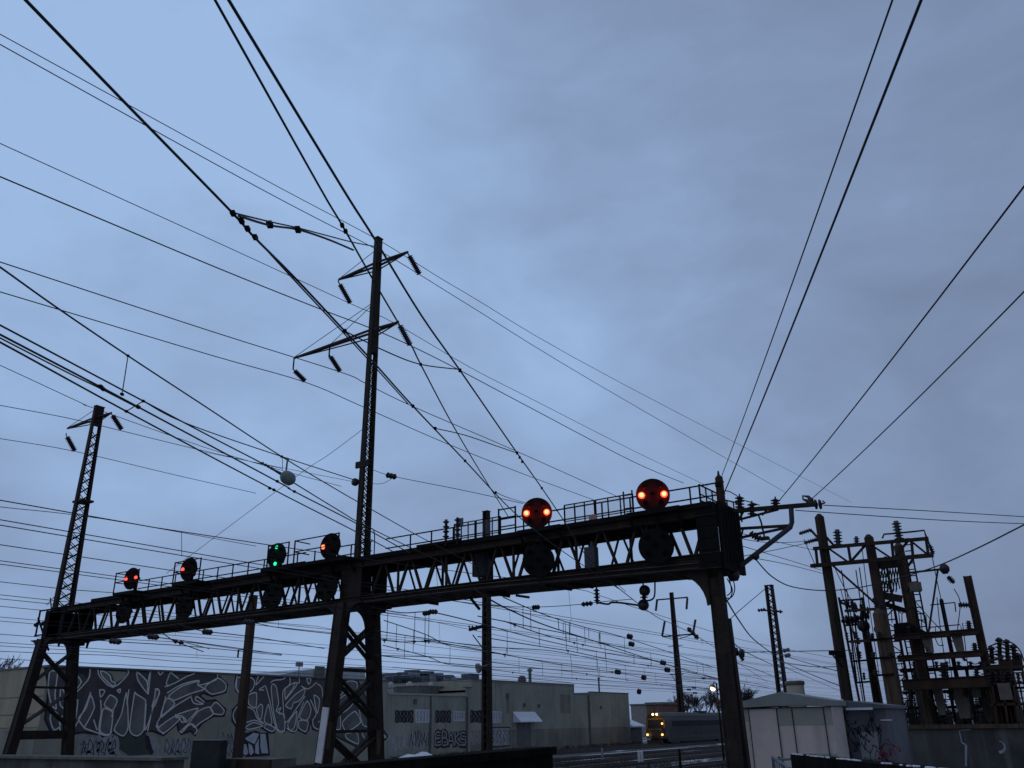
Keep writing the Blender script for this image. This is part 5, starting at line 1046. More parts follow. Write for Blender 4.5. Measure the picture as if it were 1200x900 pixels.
bal.build('baluster', M['unit_grey'], hr)
# left ledges and cabinet
lw = thing('concrete_ledge', 'long concrete ledge wall along the bottom left edge', 'wall', tuple(on_y(100, 888, 24)))
a = on_y(212, 887, 25.0); b = on_y(-20, 891, 24.0); zt = a.z
MB().span((a.x, 24.2, GZ), (b.x-12, 25.2, zt-.12)).build('ledge_face', M['concrete_dark'], lw); MB().span((a.x+.1, 24.0, zt-.118), (b.x-12, 25.3, zt)).build('ledge_cap', M['concrete'], lw)
cb = thing('relay_cabinet', 'dark square cabinet with a pale top edge before the graffiti wall', 'cabinet', tuple(on_y(241, 890, 30)))
a = on_y(226, 868, 30); b = on_y(258, 900, 30); MB().span((a.x, 30, GZ), (b.x, 30.3, a.z)).build('cabinet_body', M['cabinet'], cb); MB().span((a.x-.04, 29.95, a.z+.002), (b.x+.04, 30.35, a.z+.05)).build('cabinet_lid', M['galv'], cb)
MB().span((a.x+.1, 29.97, GZ+.5), (b.x-.1, 29.995, a.z-.12)).build('cabinet_door', M['cabinet'], cb)
pb = thing('concrete_plinth', 'low concrete plinth at the foot of the rusty pole', 'plinth', tuple(on_y(292, 890, 31)))
a = on_y(264, 889, 31); b = on_y(318, 900, 31); MB().span((a.x, 31, GZ), (b.x, 32.6, a.z)).build('plinth_block', M['concrete'], pb); MB().span((a.x+1.0, 30.9, GZ), (b.x, 30.995, a.z-.02)).build('plinth_plate', M['rust'], pb)
# pale boards leaning on the centre tower
bd = thing('leaning_board', 'long pale board standing against the near leg of the centre tower', 'board', tuple(on_y(375, 890, 25.4)))
MB().beam(on_y(373, 894, 25.3), on_y(382, 829, 25.3), .34, .05, up=(0, 1, 0)).build('board', M['white_paint'], bd)
for lb_, pa, pb_, w_ in (('narrow brown board fixed low on the near tower leg', (384, 878), (386, 846), .2), ('narrow grey board fixed low on the far tower leg', (443, 884), (444, 856), .22)):
    o = MB().beam(on_y(*pa, 25.5 if pa[0] < 400 else 28.4), on_y(*pb_, 25.5 if pa[0] < 400 else 28.4), w_, .05, up=(0, 1, 0)).build('wooden_board', M['oldwood'], None, loc=on_y(*pa, 26)); tag(o, lb_, 'board')
# snow bank, marker posts by the yard tracks
sb = MB(); rnd = random.Random(9); c = on_z(500, 881, .2); NN = 14
q0 = on_y(447, 889, 62); q1 = on_y(525, 880, 76)
sb2 = []
for i in range(NN+1):
    for j in range(5):
        p = q0.lerp(q1, i/NN); off = (j-2)*.9; h = max(0, math.sin(math.pi*i/NN))*(1-abs(j-2)/2)*.8*(.75+.4*rnd.random()); sb2.append((p.x+off*.8, p.y+off*.3, GZ+h))
o = MB().add(sb2, [(i*5+j, i*5+j+1, (i+1)*5+j+1, (i+1)*5+j) for i in range(NN) for j in range(4)], True).build('snow_bank', M['snow'], None, loc=sb2[0]); o['kind'] = 'stuff'
for lab, px_, t_, b_, Y, m, w_ in (('thin pale post beyond the girder end', 705.5, 878, 888, 70, 'galv', .14), ('white marker post beside its twin in the yard', 748.5, 881, 892, 66, 'white_paint', .16), ('white marker post right of its twin in the yard', 752, 881, 892, 66.5, 'white_paint', .16), ('dark thin post among the yard tracks', 796, 879, 900, 55, 'steel_dark', .12)):
    a = on_y(px_, t_, Y); o = MB().span((a.x-w_/2, Y-w_/2, GZ), (a.x+w_/2, Y+w_/2, a.z)).lathe((a.x, Y, a.z), (0, 0, 1), [(w_*.7, 0), (w_*.6, .05), (.02, .1)], 8).build('marker_post', M[m], None, loc=(a.x, Y, GZ)); tag(o, lab, 'post', 'marker posts in the yard')

wd_ = MB(); rnd = random.Random(77)
for i in range(900):
    if i % 3: px0, py0, Y0 = rnd.uniform(628, 872), 0, rnd.uniform(48, 70); bx = on_y(px0, 880, Y0).x; by = Y0
    else: bx = WX + rnd.uniform(.2, 2.5); by = rnd.uniform(70, 126)
    if min(abs(bx-t_) for t_ in track_xs) < 1.7: continue
    h = rnd.uniform(.15, .6)
    for k in range(4): wd_.tube([(bx+rnd.uniform(-.2, .2), by+rnd.uniform(-.2, .2), GZ), (bx+rnd.uniform(-.3, .3), by+rnd.uniform(-.3, .3), GZ+h*.6), (bx+rnd.uniform(-.5, .5), by+rnd.uniform(-.5, .5), GZ+h)], [.025, .02, .006], 3, False)
o = wd_.build('weeds', M['twig'], None, loc=(-50, 80, GZ)); o['kind'] = 'stuff'
# ------------------------------------------------------------------ substation at the right
S = 46.0
def Q(x, y, Y=S): return on_y(x, y, Y)
def up_pole(name, label, px_, ptop, Y, w0, w1, mat, kind='round', base=GZ):
    t = Q(px_, ptop, Y); p = thing(name, label, 'pole', (t.x, Y, base), 'substation poles')
    if kind == 'round': MB().tube([(t.x, Y, base), (t.x, Y, t.z)], [w0/2, w1/2], 12).lathe((t.x, Y, t.z), (0, 0, 1), [(w1/2, 0), (w1*.2, w1*.35)], 12).build('shaft', M[mat], p)
    elif kind == 'h':
        m = MB(); 
        for s in (-1, 1): m.beam((t.x+s*w0/2, Y, base), (t.x+s*w0/2, Y, t.z), .05, w0*.9, up=(0, 1, 0))
        m.beam((t.x, Y, base), (t.x, Y, t.z), w0, .05, up=(0, 1, 0)); m.build('shaft', M[mat], p)
    else: lattice(MB(), t.x, Y, base, t.z, w0, w1, w0*.8, w1*.8, .5).build('shaft', M[mat], p)
    return p, t
pA, tA = up_pole('substation_pole', 'stout dark timber pole with pointed top carrying the left end of the truss beam', 960, 606, S, .60, .48, 'wood')
pB, tB = up_pole('substation_pole', 'brown pole under the middle of the truss beam', 1018, 630, S+.3, .66, .46, 'rust')
pB2, tB2 = up_pole('substation_pole', 'short thick brown pole in front of the truss beam pole', 1031, 719, S-1.6, .80, .66, 'oldwood')
pC, tC = up_pole('substation_pole', 'thin dark pole topped by an insulator stack, ladder beside it', 1053, 640, S+1.2, .60, .48, 'oldwood')
pD, tD = up_pole('substation_pole', 'rusty steel column at the right end of the bus beams', 1133.5, 675, S, .30, .30, 'rust', 'h')
pE, tE = up_pole('substation_pole', 'short dark stump pole between the two timber poles', 1012.5, 731, S+2.5, .42, .34, 'wood')
pF, tF = up_pole('substation_pole', 'slender dark mast with a side rod behind the bus beams', 1103, 703, S+4, .24, .2, 'steel_dark')
MB().beam(Q(1090, 709, S+4), Q(1119, 706, S+4), .05, .05).beam(Q(1119, 706, S+4), Q(1120, 717, S+4), .05, .05).build('side_rod', M['steel_dark'], pF)
tb = thing('truss_beam', 'rusty steel truss beam bridging the substation poles, braced below', 'truss beam', tuple(Q(953, 652)))
ys_ = (S-.42, S+.42)
for y in ys_:
    MB().beam(Q(953, 643, y), Q(1088, 631, y), .14, .17).build('top_chord', M['steel'], tb); MB().beam(Q(953, 663, y), Q(1094, 650.5, y), .14, .20).build('bottom_chord', M['steel'], tb)
for (xa, ya), (xb, yb_) in (((956, 643), (958, 662)), ((994, 640), (997, 659)), ((1045, 635), (1047, 655)), ((1068, 633), (1070, 653)), ((1085, 631), (1088, 651))):
    MB().beam(Q(xa, ya, S-.4), Q(xb, yb_, S-.4), .12, .12, up=(0, 1, 0)).build('web_post', M['steel'], tb)
for (xa, ya), (xb, yb_) in (((970, 642), (993, 658)), ((1014, 639), (998, 657)), ((1020, 638), (1044, 654)), ((1064, 634), (1048, 654)), ((1070, 636), (1086, 649)), ((974, 661), (1028, 709)), ((1070, 655), (1058, 672))):
    MB().beam(Q(xa, ya, S-.3), Q(xb, yb_, S-.3), .10, .12, up=(0, 1, 0)).build('web_brace', M['steel'], tb)
MB().beam(Q(953, 663, S-.6), Q(953, 663, S+.6), .3, .2).build('beam_cap', M['steel'], tb)
fi = 0
def ins(label, a, b, r, k, mat='ins', Y=S, name='substation_insulator'):
    p, q = Q(*a, Y), Q(*b, Y); d = (q-p).normalized()
    o = MB().ribbed(p, q, r, k, .5).tube([p-d*.06, p], r*.6, 8).tube([q, q+d*.06], r*.5, 8).build(name, M[mat], None, loc=p); tag(o, label, 'insulator', 'insulators of the substation'); return o
ins('greenish insulator stack on the beam right of the timber pole', (982.5, 640), (981, 622), .24, 5, 'ins_green')
ins('short insulator on the beam beside the greenish stack', (1004, 638), (1003.5, 630), .17, 3, 'ins_green')
ins('dark insulator stack crowning the thin pole over the truss beam', (1054, 633), (1050, 612), .24, 6, 'ins_green', S+.2)
ins('strain insulator at the beam right end', (1093, 648), (1090, 640), .14, 3)
ins('upper strain insulator string on the timber pole', (938, 625), (950, 621), .13, 5)
ins('lower strain insulator string on the timber pole', (944, 636), (957, 632), .13, 5)
ins('side insulator near the top of the rusty column', (1125, 709), (1137, 709), .16, 4)
ins('standing insulator on the lowest bus beam', (1107, 797), (1105, 778), .24, 5, 'ins', S-.3)
ins('bottom insulator under the lowest bus beam, left', (1104, 820), (1106, 842), .26, 6, 'ins', S+1)
ins('bottom insulator under the lowest bus beam, right', (1134, 818), (1136, 842), .26, 6, 'ins', S+1)
ins('hanging pair insulator at the end of the rod arm', (1112, 677), (1117, 682), .16, 3)
br1 = MB().beam(Q(950, 621, S), Q(960, 632, S), .09, .12).beam(Q(957, 632, S), Q(970, 642, S), .09, .12).beam(Q(967, 628, S), Q(978, 640, S), .09, .12)
br1.build('pole_brace', M['steel'], pA)
MB().beam(Q(972, 765, S-.3), Q(990, 766, S-.3), .3, .22).beam(Q(976, 768, S-.3), Q(988, 782, S-.3), .07, .07).build('bracket_shelf', M['steel_dark'], pA)
lp = tag(MB().tube([Q(1034, 631), Q(1036, 626), Q(1050, 625), Q(1070, 623), Q(1083, 621.5), Q(1085, 628), Q(1090, 640)], .045, 7).build('bus_pipe', M['steel'], None, loc=Q(1034, 631)), 'bent bus pipe looping over the truss beam right half', 'bus pipe')
ra = thing('rod_arm', 'long rod arm with a round insulator head beside the floodlight', 'rod arm', tuple(Q(1063, 672)))
MB().beam(Q(1058, 672, S-.4), Q(1103, 667, S-.4), .09, .09).beam(Q(1088, 742, S-.4), Q(1099, 668, S-.4), .07, .08).build('arm_rod', M['steel'], ra); MB().lathe(Q(1104, 667, S-.4)-V((.1, 0, 0)), (1, 0, 0), [(.1, 0), (.24, .1), (.24, .3), (.1, .42)], 14).build('insulator_head', M['ins'], ra)
fd = thing('floodlight', 'unlit brown floodlight box hanging behind the thin pole', 'floodlight', tuple(Q(1072, 688))); MB().box(Q(1072.5, 688, S), (.52, .5, .42), .3).build('lamp_box', M['lampbox'], fd); MB().tube([Q(1067, 682), Q(1064, 694)], .04).build('lamp_bracket', M['steel_dark'], fd)
for lab, a, b, h in (('uppermost bus beam from the brown pole to the rusty column', (1048, 747.5), (1147, 740), .20), ('middle bus beam from the brown pole to the rusty column', (1052, 772), (1152, 765.5), .20), ('lowest and thickest bus beam of the substation', (1058, 803), (1162, 798), .42)):
    t = thing('bus_beam', lab, 'beam', tuple(Q(*a))); MB().beam(Q(*a, S-.35), Q(*b, S-.35), .12, h).build('beam_web', M['rust'], t); MB().beam(Q(*a, S-.35)-V((0, 0, h/2+.02)), Q(*b, S-.35)-V((0, 0, h/2+.02)), .36, .04).beam(Q(*a, S-.35)+V((0, 0, h/2+.02)), Q(*b, S-.35)+V((0, 0, h/2+.02)), .3, .04).build('beam_flange', M['steel'], t)
pf = thing('switch_platform', 'dark switch platform with pipe railing between the poles', 'platform', tuple(Q(1060, 735)))
MB().prism([Q(1047, 731, S-.2), Q(1063, 729, S-.2), Q(1087, 742, S-.2), Q(1085, 746, S-.2), Q(1048, 743, S-.2)], (0, 1.4, 0)).build('platform_deck', M['steel_dark'], pf)
rl_ = MB().tube([Q(1041, 709), Q(1057, 719), Q(1057, 732)], .03, 6).tube([Q(1069, 712), Q(1085, 722), Q(1087, 742)], .03, 6).tube([Q(1070, 722), Q(1086, 731)], .025, 6)
for x, y0_, y1_ in ((1044, 711, 730), (1049, 714, 730), (1053, 717, 730), (1073, 714, 734), (1079, 718, 738)): rl_.tube([Q(x, y0_), Q(x+1.5, y1_)], .025, 6)
rl_.tube([Q(1090, 737), Q(1090.5, 735), Q(1125, 732), Q(1127, 738)], .025, 6).tube([Q(1096, 735), Q(1096.5, 741)], .02, 6).tube([Q(1087, 740), Q(1090, 737)], .02, 6).tube([Q(1057, 719), Q(1069, 712)], .02, 6); rl_.build('platform_rail', M['steel_dark'], pf)
ldd = thing('ladder', 'narrow dark ladder climbing behind the bus beams', 'ladder', tuple(Q(1090, 845, S+.8)))
a0, a1 = Q(1062, 652, S+.8), Q(1066, 651, S+.8); ldx = a0.x
st_ = MB()
for dx in (0, .3): st_.beam((ldx+dx, S+.8, GZ), (ldx+dx, S+.8, a0.z), .07, .07, up=(0, 1, 0))
st_.build('ladder_stile', M['steel_dark'], ldd); rg = MB()
for k in range(38): rg.beam((ldx, S+.8, GZ+.3+k*.31), (ldx+.3, S+.8, GZ+.3+k*.31), .05, .05)
rg.build('ladder_rung', M['steel_dark'], ldd)
def cab(label, px_, py0, py1, Y=S-.2, w_=.42):
    a, b = Q(px_, py0, Y), Q(px_, py1, Y); t = thing('switch_canister', label, 'switchgear', (a.x, Y, b.z), 'grey canisters hanging from the bus beams')
    MB().prism([(a.x-w_/2, Y-.2, a.z), (a.x+w_/2, Y-.2, a.z), (a.x+w_*.42, Y-.2, b.z), (a.x-w_*.25, Y-.2, b.z)], (0, .4, 0)).build('canister_body', M['lampbox'], t); MB().box((a.x, Y, a.z+.04), (w_*1.15, .5, .08)).build('canister_lid', M['steel_dark'], t); MB().ribbed((a.x+.1, Y, b.z), (a.x+.14, Y, b.z-.35), .11, 3).build('canister_bushing', M['ins'], t)
cab('grey canister under the uppermost beam left of the slender mast', 1086, 748, 765); cab('grey canister under the uppermost beam right of the slender mast', 1121, 745, 766)
for lab, px_, y0_, y1_, w_ in (('tapered brown cabinet under the lowest beam, widest', 1124, 805, 842, .75), ('dark breaker cabinet under the lowest beam, left of the bottom insulator', 1098, 806, 838, .4), ('dark small cabinet hanging left of the transformer', 1142, 804, 818, .5)):
    cab(lab, px_, y0_, y1_, S+.6, w_)
# breaker group with ring bushings left of the brown pole
bk_ = thing('circuit_breaker', 'cluster of ringed breaker bushings between the timber pole and stump pole', 'circuit breaker', tuple(Q(996, 740)))
for x, y in ((990, 708), (1000, 712), (1008, 716), (990, 727), (1000, 725), (1008, 722)):
    MB().lathe(Q(x, y, S+1), (1, .2, 0), [(.1, 0), (.26, .05), (.26, .14), (.1, .2)], 14).lathe(Q(x, y, S+1)+V((.3, .05, 0)), (1, .2, 0), [(.1, 0), (.2, .05), (.2, .1), (.1, .14)], 12).build('ring_bushing', M['ins'], bk_)
MB().beam(Q(985, 706, S+1), Q(1010, 716, S+1), .12, .12).beam(Q(986, 728, S+1), Q(1012, 724, S+1), .12, .12).beam(Q(992, 702, S+1), Q(1004, 800, S+1), .07, .07).beam(Q(999, 703, S+1), Q(1010, 800, S+1), .07, .07).build('breaker_frame', M['steel_dark'], bk_)
for a, b in (((1012, 735), (1011, 727)), ((1006, 755), (1005, 747)), ((1007, 772), (1006, 764)), ((1020, 748), (1012, 742))): MB().ribbed(Q(*a, S+1), Q(*b, S+1), .16, 3).build('breaker_insulator', M['ins'], bk_)
MB().lathe(Q(1013, 734, S+1), (0, -1, 0), [(.1, 0), (.3, .1), (.3, .3), (.1, .4)], 14).lathe(Q(1031, 738, S-1), (0, -1, 0), [(.1, 0), (.22, .1), (.22, .3), (.1, .4)], 14).build('breaker_tank', M['ins'], bk_)
# arms on the front brown pole
am = MB()
for y in (748, 770, 790): am.beam(Q(1019, y+2, S-2), Q(1048, y, S-2), .1, .09)
am.build('pole_arm', M['steel_dark'], pB2)
for x, y in ((1022, 746), (1030, 744), (1044, 768), (1024, 768), (1026, 789), (1020, 793), (1033, 712)): MB().ribbed(Q(x, y+3, S-2.1), Q(x, y-4, S-2.1), .13, 3).build('arm_insulator', M['ins'], pB2)
# lattice cage above platform
cg = thing('switch_cage', 'rusty diagonal lattice switch frame hanging below the truss beam', 'switch frame', tuple(Q(1036, 670)))
for k in range(7): MB().beam(Q(1029+k*3.2, 660, S+.5), Q(1034+k*3.4, 696-k, S+.5), .05, .06, up=(0, 1, 0)).build('cage_bar', M['steel'], cg); MB().beam(Q(1035+k*3.0, 660, S+.7), Q(1029+k*3.5, 694, S+.7), .05, .06, up=(0, 1, 0)).build('cage_bar', M['steel'], cg)
MB().beam(Q(1026, 661, S+.5), Q(1052, 659, S+.5), .2, .5).build('cage_beam', M['steel'], cg)
MB().beam(Q(1030, 697, S+.5), Q(1057, 702, S+.5), .2, .35).beam(Q(1032, 705, S+.5), Q(1040, 698, S+.5), .1, .1).build('cage_beam', M['steel'], cg)
# transformer at right
tf = thing('power_transformer', 'big dark transformer tank with ribbed bushings at the right edge', 'transformer', tuple(Q(1180, 845)))
a = Q(1160, 775, S+.5); b = Q(1197, 846, S+.5)
MB().span((a.x, S, b.z-3), (b.x, S+2.4, a.z-.3)).span((a.x-.08, S-.08, a.z-.298), (b.x+.08, S+2.5, a.z-.2)).build('tank', M['rust'], tf)
fn = MB()
for k in range(9): fn.span((a.x+.06+k*.19, S-.32, b.z-2), (a.x+.1+k*.19, S-.01, a.z-.6))
fn.build('radiator_fin', M['rust'], tf)
for x, y0_, y1_ in ((1163, 778, 762), (1172, 775, 752), (1181, 776, 754), (1189, 780, 760), (1194, 786, 770)):
    MB().ribbed(Q(x, y0_, S+.8), Q(x-1, y1_, S+.8), .2, 5).lathe(Q(x-1, y1_, S+.8), (0, 0, 1), [(.1, 0), (.18, .04), (.12, .14), (.02, .2)], 10).build('bushing', M['ins'], tf)
MB().tube(smooth([Q(1158, 758), Q(1172, 753), Q(1185, 753), Q(1195, 762), Q(1200, 775)], 5), .03, 6).tube(smooth([Q(1150, 775), Q(1160, 768), Q(1172, 766)], 4), .03, 6).build('bushing_lead', M['wire'], tf)
MB().span((a.x+.2, S-.62, a.z-1.7), (a.x+.7, S-.33, a.z-1.0)).build('control_box', M['lampbox'], tf)
MB().tube([(a.x-.15, S-.3, b.z-1), (a.x-.15, S-.3, a.z-.1), (a.x+.6, S+.2, a.z+.15)], .07, 8).lathe((a.x+.3, S+.8, a.z-.2), (1, 0, 0), [(.1, 0), (.26, .05), (.26, .9), (.1, .95)], 14).build('conservator', M['rust'], tf)
fr_ = MB()
for x_ in (1158, 1170, 1183, 1196): fr_.beam(Q(x_, 768, S-.5), Q(x_+11, 846, S-.5), .08, .08, up=(0, 1, 0))
fr_.beam(Q(1152, 783, S-.5), Q(1206, 781, S-.5), .1, .12).beam(Q(1156, 802, S-.5), Q(1206, 800, S-.5), .08, .1).beam(Q(1160, 826, S-.5), Q(1208, 824, S-.5), .08, .1).beam(Q(1160, 783, S-.5), Q(1182, 801, S-.5), .05, .06).beam(Q(1184, 783, S-.5), Q(1164, 801, S-.5), .05, .06)
fr_.build('support_frame', M['rust'], tf)
for x_, y_ in ((1160, 800), (1168, 799), (1177, 800), (1186, 799), (1194, 800)): MB().ribbed(Q(x_, y_, S-.55), Q(x_-1, y_-11, S-.55), .12, 3).build('frame_insulator', M['ins'], tf)
MB().beam(Q(1148, 806), Q(1205, 806), .1, .1).beam(Q(1150, 790), Q(1205, 788), .06, .06).build('transformer_rail', M['steel_dark'], tf)
for lab, pts in (('dark lead hanging past the slender mast', [(1118, 690), (1125, 705), (1123, 730), (1121, 745)]), ('thin rod line left of the brown pole', [(1010, 640), (1016, 690), (1030, 790)]), ('thin lead from the beam down to the breaker cluster', [(978, 665), (990, 690), (1003, 712)]), ('thin lead falling along the timber pole', [(942, 632), (950, 650), (956, 664)]), ('lead from beam end down past the rod arm', [(1092, 650), (1100, 690), (1113, 745)]), ('long fine wire from the platform to the beam end', [(1060, 690), (1090, 725), (1125, 760)]), ('curved lead under the uppermost bus beam', [(1096, 748), (1100, 756), (1106, 756)]), ('dark cable on the lowest beam right end', [(1125, 770), (1140, 778), (1152, 776)]),
                 ('dark rod line right of the slender mast', [(1112, 770), (1116, 800), (1117, 842)]), ('thin rod beside the slender mast', [(1098, 700), (1103, 745), (1112, 800)]), ('thin rod at the right of the rear canister', [(1128, 730), (1136, 800), (1138, 842)]), ('fine vertical lead left of the ladder', [(1055, 770), (1062, 810), (1064, 842)]), ('fine lead behind the breaker cluster', [(985, 690), (1004, 760), (1014, 822)])):
    wire(lab, [Q(x, y, S+.3) for x, y in pts], .022)
t = thing('lattice_stanchion', 'rusty lattice frame standing between the brown pole and the thin pole', 'lattice frame', tuple(Q(1050, 845, S+2.6)))
xa_, xb_ = Q(1046, 790, S+2.6).x, Q(1062, 790, S+2.6).x
for x_ in (xa_, xb_): MB().beam((x_, S+2.6, GZ), (x_, S+2.6, Q(1040, 652, S+2.6).z), .12, .12, up=(0, 1, 0)).build('frame_leg', M['rust'], t)
m_ = MB(); z_ = 2.6
k_ = 0
while z_ < 9.8:
    m_.beam((xa_ if k_ % 2 else xb_, S+2.6, z_), (xb_ if k_ % 2 else xa_, S+2.6, z_+.55), .05, .08, up=(0, 1, 0)).beam((xa_, S+2.62, z_), (xb_, S+2.62, z_), .05, .06); z_ += .55; k_ += 1
m_.build('frame_lacing', M['rust'], t)
t = thing('switchgear_rack', 'rusty open frame with small insulators beside the timber pole', 'switch frame', tuple(Q(1000, 800, S+1.8)))
for (xa, ya), (xb, yb_) in (((983, 700), (1008, 826)), ((1010, 700), (1034, 826))): MB().beam(Q(xa, ya, S+1.8), Q(xb, yb_, S+1.8), .10, .10, up=(0, 1, 0)).build('frame_leg', M['rust'], t)
for y_ in (704, 733, 752, 775, 800): MB().beam(Q(983+(y_-700)*.2, y_, S+1.7), Q(1011+(y_-700)*.19, y_-2, S+1.7), .08, .09).build('frame_rail', M['rust'], t)
for x_, y_ in ((989, 731), (998, 731), (1006, 730), (993, 750), (1003, 749), (998, 773), (1008, 772), (1003, 798), (1013, 797)): MB().ribbed(Q(x_, y_, S+1.65), Q(x_-1, y_-9, S+1.65), .11, 3).build('frame_insulator', M['ins'], t)
for lab, pts in (('stout rusty rail across the timber pole and brown pole', [(990, 716), (1036, 713)]), ('lower rusty rail across the stump pole', [(996, 752), (1042, 749)])):
    t = thing('cross_rail', lab, 'rail', tuple(Q(*pts[0], S-.5))); MB().beam(Q(*pts[0], S-.5), Q(*pts[1], S-.5), .1, .13).build('rail_web', M['rust'], t)
    for f_ in (.2, .5, .8): p_ = Q(*pts[0], S-.5).lerp(Q(*pts[1], S-.5), f_); MB().ribbed(p_+V((0, 0, .06)), p_+V((0, 0, .45)), .1, 3).build('rail_insulator', M['ins'], t)
rnd = random.Random(21)
for lab, px_, y0_, y1_ in (('small hanging insulator under the lowest beam, nearest the brown pole', 1068, 806, 818), ('small hanging insulator under the lowest beam, right of the thin pole foot', 1089, 805, 817), ('small hanging insulator left of the tapered cabinet', 1113, 805, 818), ('small hanging insulator right of the tapered cabinet', 1131, 804, 815), ('small hanging insulator beside the rusty column foot', 1152, 803, 816)):
    ins(lab, (px_, y0_), (px_+1, y1_), .15, 4, 'ins', S+.2)
for lab, px_, y0_, y1_ in (('standing insulator at the left end of the uppermost beam', 1066, 745, 735), ('standing insulator on the uppermost beam near the column', 1136, 740, 729), ('standing insulator on the middle beam under the left canister', 1088, 769, 758), ('small standing insulator on the middle beam near the column', 1143, 765, 755), ('standing insulator on the lowest beam near the column', 1145, 796, 783), ('standing insulator on the lowest beam near the brown pole', 1073, 799, 787)):
    ins(lab, (px_, y0_), (px_-1, y1_), .17, 4, 'ins', S-.3)
cab('dark narrow cabinet under the lowest beam beside the thin pole foot', 1078, 808, 845, S+1.6, .5)
cab('dark narrow cabinet low beside the rusty column', 1153, 808, 845, S+1.8, .6)
t = thing('cross_beam', 'dark cross beam running back from the brown pole behind the platform', 'beam', tuple(Q(1040, 712)))
MB().beam(Q(1022, 703, S+.9), Q(1062, 716, S+1.3), .2, .22).beam(Q(1024, 716, S+.9), Q(1050, 700, S+1.1), .1, .1).build('beam_web', M['steel'], t)
t = thing('service_stair', 'steep open stair with pipe rails beside the thin pole', 'stair', tuple(Q(1072, 800)))
m_ = MB()
for d_ in (0, 6): m_.beam(Q(1060+d_, 750, S+1.8), Q(1080+d_, 842, S+1.8), .06, .14, up=(0, 1, 0))
m_.build('stair_string', M['steel_dark'], t); m_ = MB()
for k in range(14): m_.beam(Q(1060+k*1.5, 752+k*6.6, S+1.8), Q(1066+k*1.5, 752+k*6.6, S+1.8), .2, .03)
m_.build('stair_tread', M['steel_dark'], t)
t = thing('switch_rods', 'group of slim vertical operating rods in front of the wooden pole gap', 'operating rod', tuple(Q(1000, 800)))
for x0_, y0_, x1_ in ((986, 668, 1012), (992, 690, 1014), (1003, 668, 1026), (1007, 665, 1030)): MB().tube([Q(x0_, y0_, S+.6), Q(x1_, 826, S+.6)], .03, 6).build('rod', M['steel_dark'], t)
t = thing('bus_trestle', 'rear bus trestle of crossed steel angles behind the lowest beam', 'trestle', tuple(Q(1110, 840, S+5)))
for x_ in (1068, 1092, 1116, 1140, 1170): MB().beam(Q(x_-8, 782, S+5), Q(x_+4, 846, S+5), .14, .14, up=(0, 1, 0)).build('trestle_leg', M['steel_dark'], t)
MB().beam(Q(1055, 786, S+5), Q(1175, 781, S+5), .14, .2).beam(Q(1058, 812, S+5), Q(1180, 808, S+5), .12, .16).beam(Q(1060, 830, S+5), Q(1182, 827, S+5), .1, .14).build('trestle_beam', M['steel_dark'], t)
for x_ in (1072, 1084, 1098, 1110, 1124, 1138, 1150): MB().ribbed(Q(x_, 785, S+4.9), Q(x_-1, 775, S+4.9), .15, 3).build('trestle_insulator', M['ins'], t)
hg = MB(); 
for i in range(420):
    p = Q(rnd.uniform(1056, 1215), 846, rnd.uniform(S+9, S+13)); h = rnd.uniform(.5, 1.25)*(1+.3*math.sin(p.x*1.7)); d_ = V((rnd.uniform(-.25, .25), rnd.uniform(-.2, .2), h)); p.z = 2.2 + rnd.uniform(0, .3)
    hg.tube([p-V((0, 0, 2.5)), p+d_*.5, p+d_], [.04, .03, .012], 3, False)
    for k in range(3): q = p + d_*rnd.uniform(.2, .9); hg.tube([q, q+V((rnd.uniform(-.4, .4), rnd.uniform(-.2, .2), rnd.uniform(.1, .5)))], [.02, .01], 3, False)
o = tag(hg.build('hedge', M['twig'], None, loc=Q(1130, 846, S+11)), 'dark leafless hedge behind the substation, above the concrete wall', 'hedge')
hr_ = MB()
for y in (812, 820, 828, 836): hr_.beam(Q(1060, y+1, S+2.2), Q(1200, y-2, S+2.2), .03, .05)
for x in range(1062, 1200, 9): hr_.beam(Q(x, 808, S+2.2), Q(x+4, 846, S+2.2), .03, .045)
o = tag(hr_.build('bus_rack', M['steel_dark'], None, loc=Q(1130, 846, S+2.2)), 'dark rack of thin rods low behind the substation wall', 'bus rack')

# ------------------------------------------------------------------ sky, light, camera
w = bpy.data.worlds.new('World'); bpy.context.scene.world = w; w.use_nodes = True; nt = w.node_tree; N = nt.nodes; L = nt.links
for n_ in list(N): N.remove(n_)
out_ = N.new('ShaderNodeOutputWorld'); bg = N.new('ShaderNodeBackground'); L.new(bg.outputs[0], out_.inputs[0]); bg.inputs['Strength'].default_value = .1
sky = N.new('ShaderNodeTexSky'); sky.sky_type = 'NISHITA'; sky.sun_disc = False
SUN_EL, SUN_AZ = math.radians(4), math.radians(200)
sky.sun_elevation = SUN_EL; sky.sun_rotation = SUN_AZ
tc = N.new('ShaderNodeTexCoord'); mp = N.new('ShaderNodeMapping'); mp.inputs['Scale'].default_value = (1, 1, 1.9); mp.inputs['Location'].default_value = (.35, .1, .2)
L.new(tc.outputs['Generated'], mp.inputs['Vector'])
def cloud(scale, detail, rough, dist):
    no = N.new('ShaderNodeTexNoise'); no.inputs['Scale'].default_value = scale; no.inputs['Detail'].default_value = detail; no.inputs['Roughness'].default_value = rough; no.inputs['Distortion'].default_value = dist
    L.new(mp.outputs[0], no.inputs['Vector']); return no.outputs['Fac']
def math_(op, a, b, c=None):
    n = N.new('ShaderNodeMath'); n.operation = op
    for i, x in enumerate((a, b, c)):
        if x is None: continue
        if isinstance(x, (int, float)): n.inputs[i].default_value = x
        else: L.new(x, n.inputs[i])
    return n.outputs[0]
cr = N.new('ShaderNodeValToRGB'); e = cr.color_ramp.elements
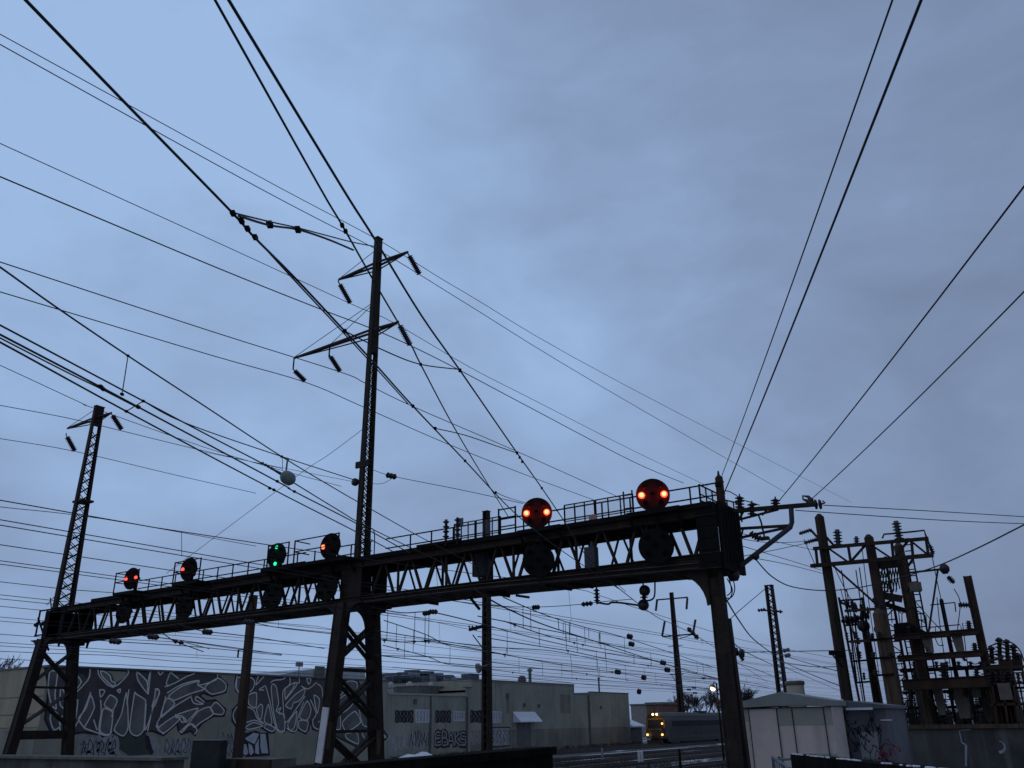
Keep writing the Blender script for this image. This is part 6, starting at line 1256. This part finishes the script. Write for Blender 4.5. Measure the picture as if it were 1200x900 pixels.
e[0].position = .34; e[0].color = (.162, .212, .335, 1); e[1].position = .70; e[1].color = (.345, .505, .785, 1)
em = e.new(.5); em.color = (.228, .312, .492, 1)
dot = N.new('ShaderNodeVectorMath'); dot.operation = 'DOT_PRODUCT'; dot.inputs[1].default_value = (-.75, .05, .55); L.new(tc.outputs['Generated'], dot.inputs[0])
base = math_('MULTIPLY_ADD', dot.outputs['Value'], .44, .285)          # the overcast is lighter overhead and to the left
big = math_('MULTIPLY_ADD', cloud(1.5, 5, .5, .35), .62, -.31)
fine = math_('MULTIPLY_ADD', cloud(6.5, 8, .6, .5), .16, -.08)
L.new(math_('ADD', math_('ADD', base, big), fine), cr.inputs['Fac'])
sc_ = N.new('ShaderNodeVectorMath'); sc_.operation = 'SCALE'; sc_.inputs['Scale'].default_value = 10.0; L.new(cr.outputs['Color'], sc_.inputs[0])
mx = N.new('ShaderNodeMix'); mx.data_type = 'RGBA'; mx.inputs[0].default_value = .96; L.new(sky.outputs[0], mx.inputs[6]); L.new(sc_.outputs[0], mx.inputs[7])
L.new(mx.outputs[2], bg.inputs['Color'])
sun = bpy.data.lights.new('sun', 'SUN'); sun.energy = .06; sun.angle = math.radians(20); sun.color = (1, .93, .85)
so = bpy.data.objects.new('sun', sun); C.objects.link(so)
sd_ = V((math.sin(SUN_AZ)*math.cos(SUN_EL+.5), math.cos(SUN_AZ)*math.cos(SUN_EL+.5), math.sin(SUN_EL+.5)))
so.rotation_euler = sd_.to_track_quat('Z', 'Y').to_euler()
cd = bpy.data.cameras.new('camera'); cam = bpy.data.objects.new('camera', cd); C.objects.link(cam)
cd.sensor_width = 36; cd.lens = FPX*36/1200; cd.clip_start = .1; cd.clip_end = 6000
m = Matrix((RT, UP, -FW)).transposed().to_4x4(); m.translation = EYE; cam.matrix_world = m
sc0 = bpy.context.scene; sc0.camera = cam
sc0.view_settings.view_transform = 'Standard'; sc0.view_settings.look = 'None'; sc0.view_settings.exposure = 0; sc0.view_settings.gamma = 1
sc0.render.film_transparent = False
